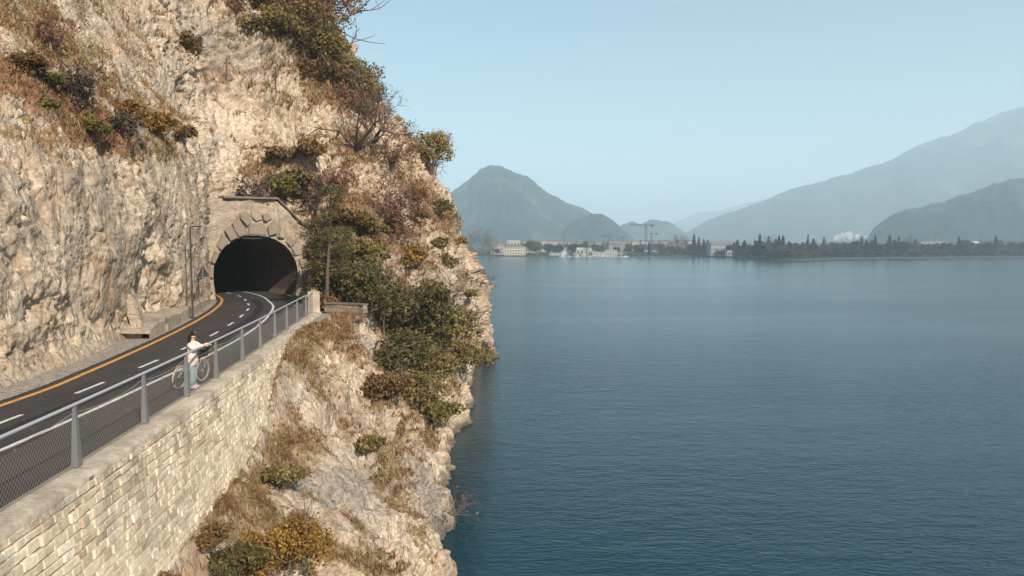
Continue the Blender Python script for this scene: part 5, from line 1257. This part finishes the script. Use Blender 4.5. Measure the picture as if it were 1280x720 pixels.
hg = random.Random(9); cn_ = 0
DESC = [('pink', 'pale pink'), ('cream', 'cream'), ('white', 'white'), ('grey', 'grey'), ('pale', 'off white')]
for u in np.arange(664, 884, 11.5):                              # the town behind: roofs above the trees
    k_, nmk = DESC[cn_ % 5]; near = ('the thin mast' if u < 712 else 'the long white hall' if u < 748 else 'the mauve block' if u < 785 else 'the twin cranes' if u < 826 else 'the tall leafless trees')
    side = 'far left behind' if (u % 40) < 13 else 'just behind' if (u % 40) < 27 else 'far right behind'
    house('town_house', u, u+hg.uniform(7, 11), hg.uniform(299.5, 303.5), hg.uniform(140, 330), k_, 'small %s town house with tiled roof %s %s' % (nmk, side, near), 'gable', 2, 3, group='houses of the town behind the shore trees'); cn_ += 1
# thin mast, cranes
def px_xy(u, off):
    y = 700.0
    for _ in range(30): y = .65*y+.35*(shore_y((u-640)/853.33*y)+off)
    return (u-640)/853.33*y, y
x, y = px_xy(705, 120); zt = ZC-(289-303)/853.33*y
r_ = empty('mast_tower', (x, y, 1.2), 0, 'single thin dark mast standing above the town roofs', 'mast'); b = MB(); b.tube([(0, 0, 0), (0, 0, zt-1.2)], [.7, .28], 6); b.build('shaft', GREYB, r_); b = MB(); b.frustum((0, 0, (zt-1.2)*.6), (1.6, 1.6), (1.4, 1.4), 1.0); b.build('platform', GREYB, r_)
CR = plain('crane_steel', (.10, .11, .12), .6, .2, .2, .4); CRW = plain('crane_pale_steel', (.55, .50, .48), .6, .1, .2, .4)
def lattice(b, A, B, w_, n_, r=.12):
    A, B = Vector(A), Vector(B); t = (B-A).normalized(); s1 = t.orthogonal().normalized(); s2 = t.cross(s1); cor = [(s1+s2)*w_/2, (s1-s2)*w_/2, (-s1-s2)*w_/2, (-s1+s2)*w_/2]
    for c in cor: b.tube([A+c, B+c], r, 3)
    for i in range(n_):
        p, q = A.lerp(B, i/n_), A.lerp(B, (i+1)/n_)
        for k in range(4): b.tube([p+cor[k], q+cor[(k+1) % 4]], r*.6, 3)
def crane(u, vtop, vjib, ul, ur, off, label, m, jm=None):
    x, y = px_xy(u, off); s = y/853.33; z0 = 1.2; zj = ZC-(vjib-303)*s-z0; zt = ZC-(vtop-303)*s-z0
    root = empty('tower_crane', (x, y, z0), 0, label, 'crane', 'tower cranes over the town')
    b = MB(); lattice(b, (0, 0, 0), (0, 0, zj), 1.5, max(4, int(zj/2)), .13); b.build('mast', m, root)
    b = MB(); lattice(b, ((ul-u)*s, 0, zj+.7), ((ur-u)*s, 0, zj+.7), 1.1, 12, .11); b.build('jib', jm or m, root)
    b = MB(); b.frustum((0, 0, zj), (1.3, 1.3), (.3, .3), max(zt-zj, 1.5)); b.build('cat_head', m, root)
    far_ = ul if abs(ul-u) < abs(ur-u) else ur
    b = MB(); b.box(((far_-u)*s*.85, 0, zj-.6), (2.6, 1.2, 2.2)); b.build('counterweight', GREYB, root)
    b = MB(); b.box((.9, -.8, zj-.8), (1.2, 1.3, 1.6)); b.build('cab', m, root)
crane(807, 279, 282, 787, 816, 60, 'tallest tower crane with a long dark jib above the shore', CR)
crane(814, 289, 291.5, 789, 821, 75, 'lower pale jibbed tower crane right beside the tallest crane', CR, CRW)
crane(761, 293, 296, 751, 762.5, 260, 'small distant tower crane above the mauve block', CR)
crane(778.5, 295, 296.5, 777, 784, 300, 'short distant tower crane right of the mauve block', CR)
crane(1167, 290, 292, 1164, 1172, 260, 'small tower crane against the dark hill above the wide pale hall', CR)
crane(1225, 290.5, 292, 1221, 1228, 260, 'small tower crane against the dark hill above the tiny white house', CR)
# moored sailing boats by the marina
BO = plain('boat_white', (.42, .42, .41), .4, 0, .08, .5); MASTM = plain('boat_mast', (.42, .40, .38), .4, .3, .1, .5)
bg_ = random.Random(2); by_ = []
for i, u in enumerate((704, 711, 722, 731, 738, 744, 749, 754, 760, 765, 771, 777, 782)):
    x, y = px_xy(u, -4.5); L = bg_.uniform(6, 9)
    root = empty('sailing_boat', (x, y, 0), bg_.uniform(-.4, .4), 'white sailing boat with bare mast moored at the marina quay', 'boat', 'sailing boats moored at the marina')
    b = MB(); W_ = L*.28; sec = [(-L/2, .8), (-L*.2, 1), (L*.15, .95), (L*.38, .5), (L/2, .03)]
    V = [(xx, sg*W_/2*wd*kk, zz) for xx, wd in sec for sg, kk, zz in ((-1, .55, -.15), (-1, 1, .85), (1, 1, .85), (1, .55, -.15))]
    b.add(V, [(4*j+q, 4*j+(q+1) % 4, 4*j+4+(q+1) % 4, 4*j+4+q) for j in range(4) for q in range(4)]+[(0, 1, 2, 3)]); b.build('hull', BO, root)
    b = MB(); b.frustum((-.3, 0, .85), (L*.38, W_*.6), (L*.3, W_*.45), .5); b.build('cabin', BO, root)
    b = MB(); b.tube([(L*.08, 0, .8), (L*.08, 0, L*1.25)], [.09, .06], 4); b.tube([(L*.08, 0, 1.9), (-L*.38, 0, 1.95)], .07, 4); b.build('mast', MASTM, root)
# steam over the trees on the right
g = np.random.default_rng(90); x, y = px_xy(1055, 190); s = y/853.33; bm = bmesh.new()
for (du, dv, r) in ((-14,4,4),(-8,2,4.6),(-2,-.5,5),(4,-1.5,5),(10,0,4.6),(16,1,4),(22,2,3.4),(0,3,5),(8,4,5),(27,3,2.6),(-18,6,3)):
    bmesh.ops.create_icosphere(bm, subdivisions=3, radius=r*s*.72, matrix=Matrix.Translation((x+du*s*.75, y+g.uniform(-8, 8), ZC-(294-303+dv)*s)))
me = bpy.data.meshes.new('steam'); bm.to_mesh(me); bm.free()
co = np.zeros(len(me.vertices)*3); me.vertices.foreach_get('co', co); co = co.reshape(-1, 3); co += np.stack([fbm(co*.12+q, 4) for q in (1, 40, 80)], 1)*2.4; me.vertices.foreach_set('co', co.ravel())
n = NT('steam_cloud'); pv = n.n('ShaderNodeVolumePrincipled'); pv.inputs['Color'].default_value = (1, 1, 1, 1); pv.inputs['Density'].default_value = .12
for a_ in ('Density Attribute', 'Color Attribute', 'Temperature Attribute'): pv.inputs[a_].default_value = ''
n.l(pv.outputs[0], n.out.inputs['Volume']); n.m.cycles.homogeneous_volume = True; me.materials.append(n.m)
tag(link('steam', me), 'low white puff of steam rising behind the shore trees', 'steam', None, 'stuff')
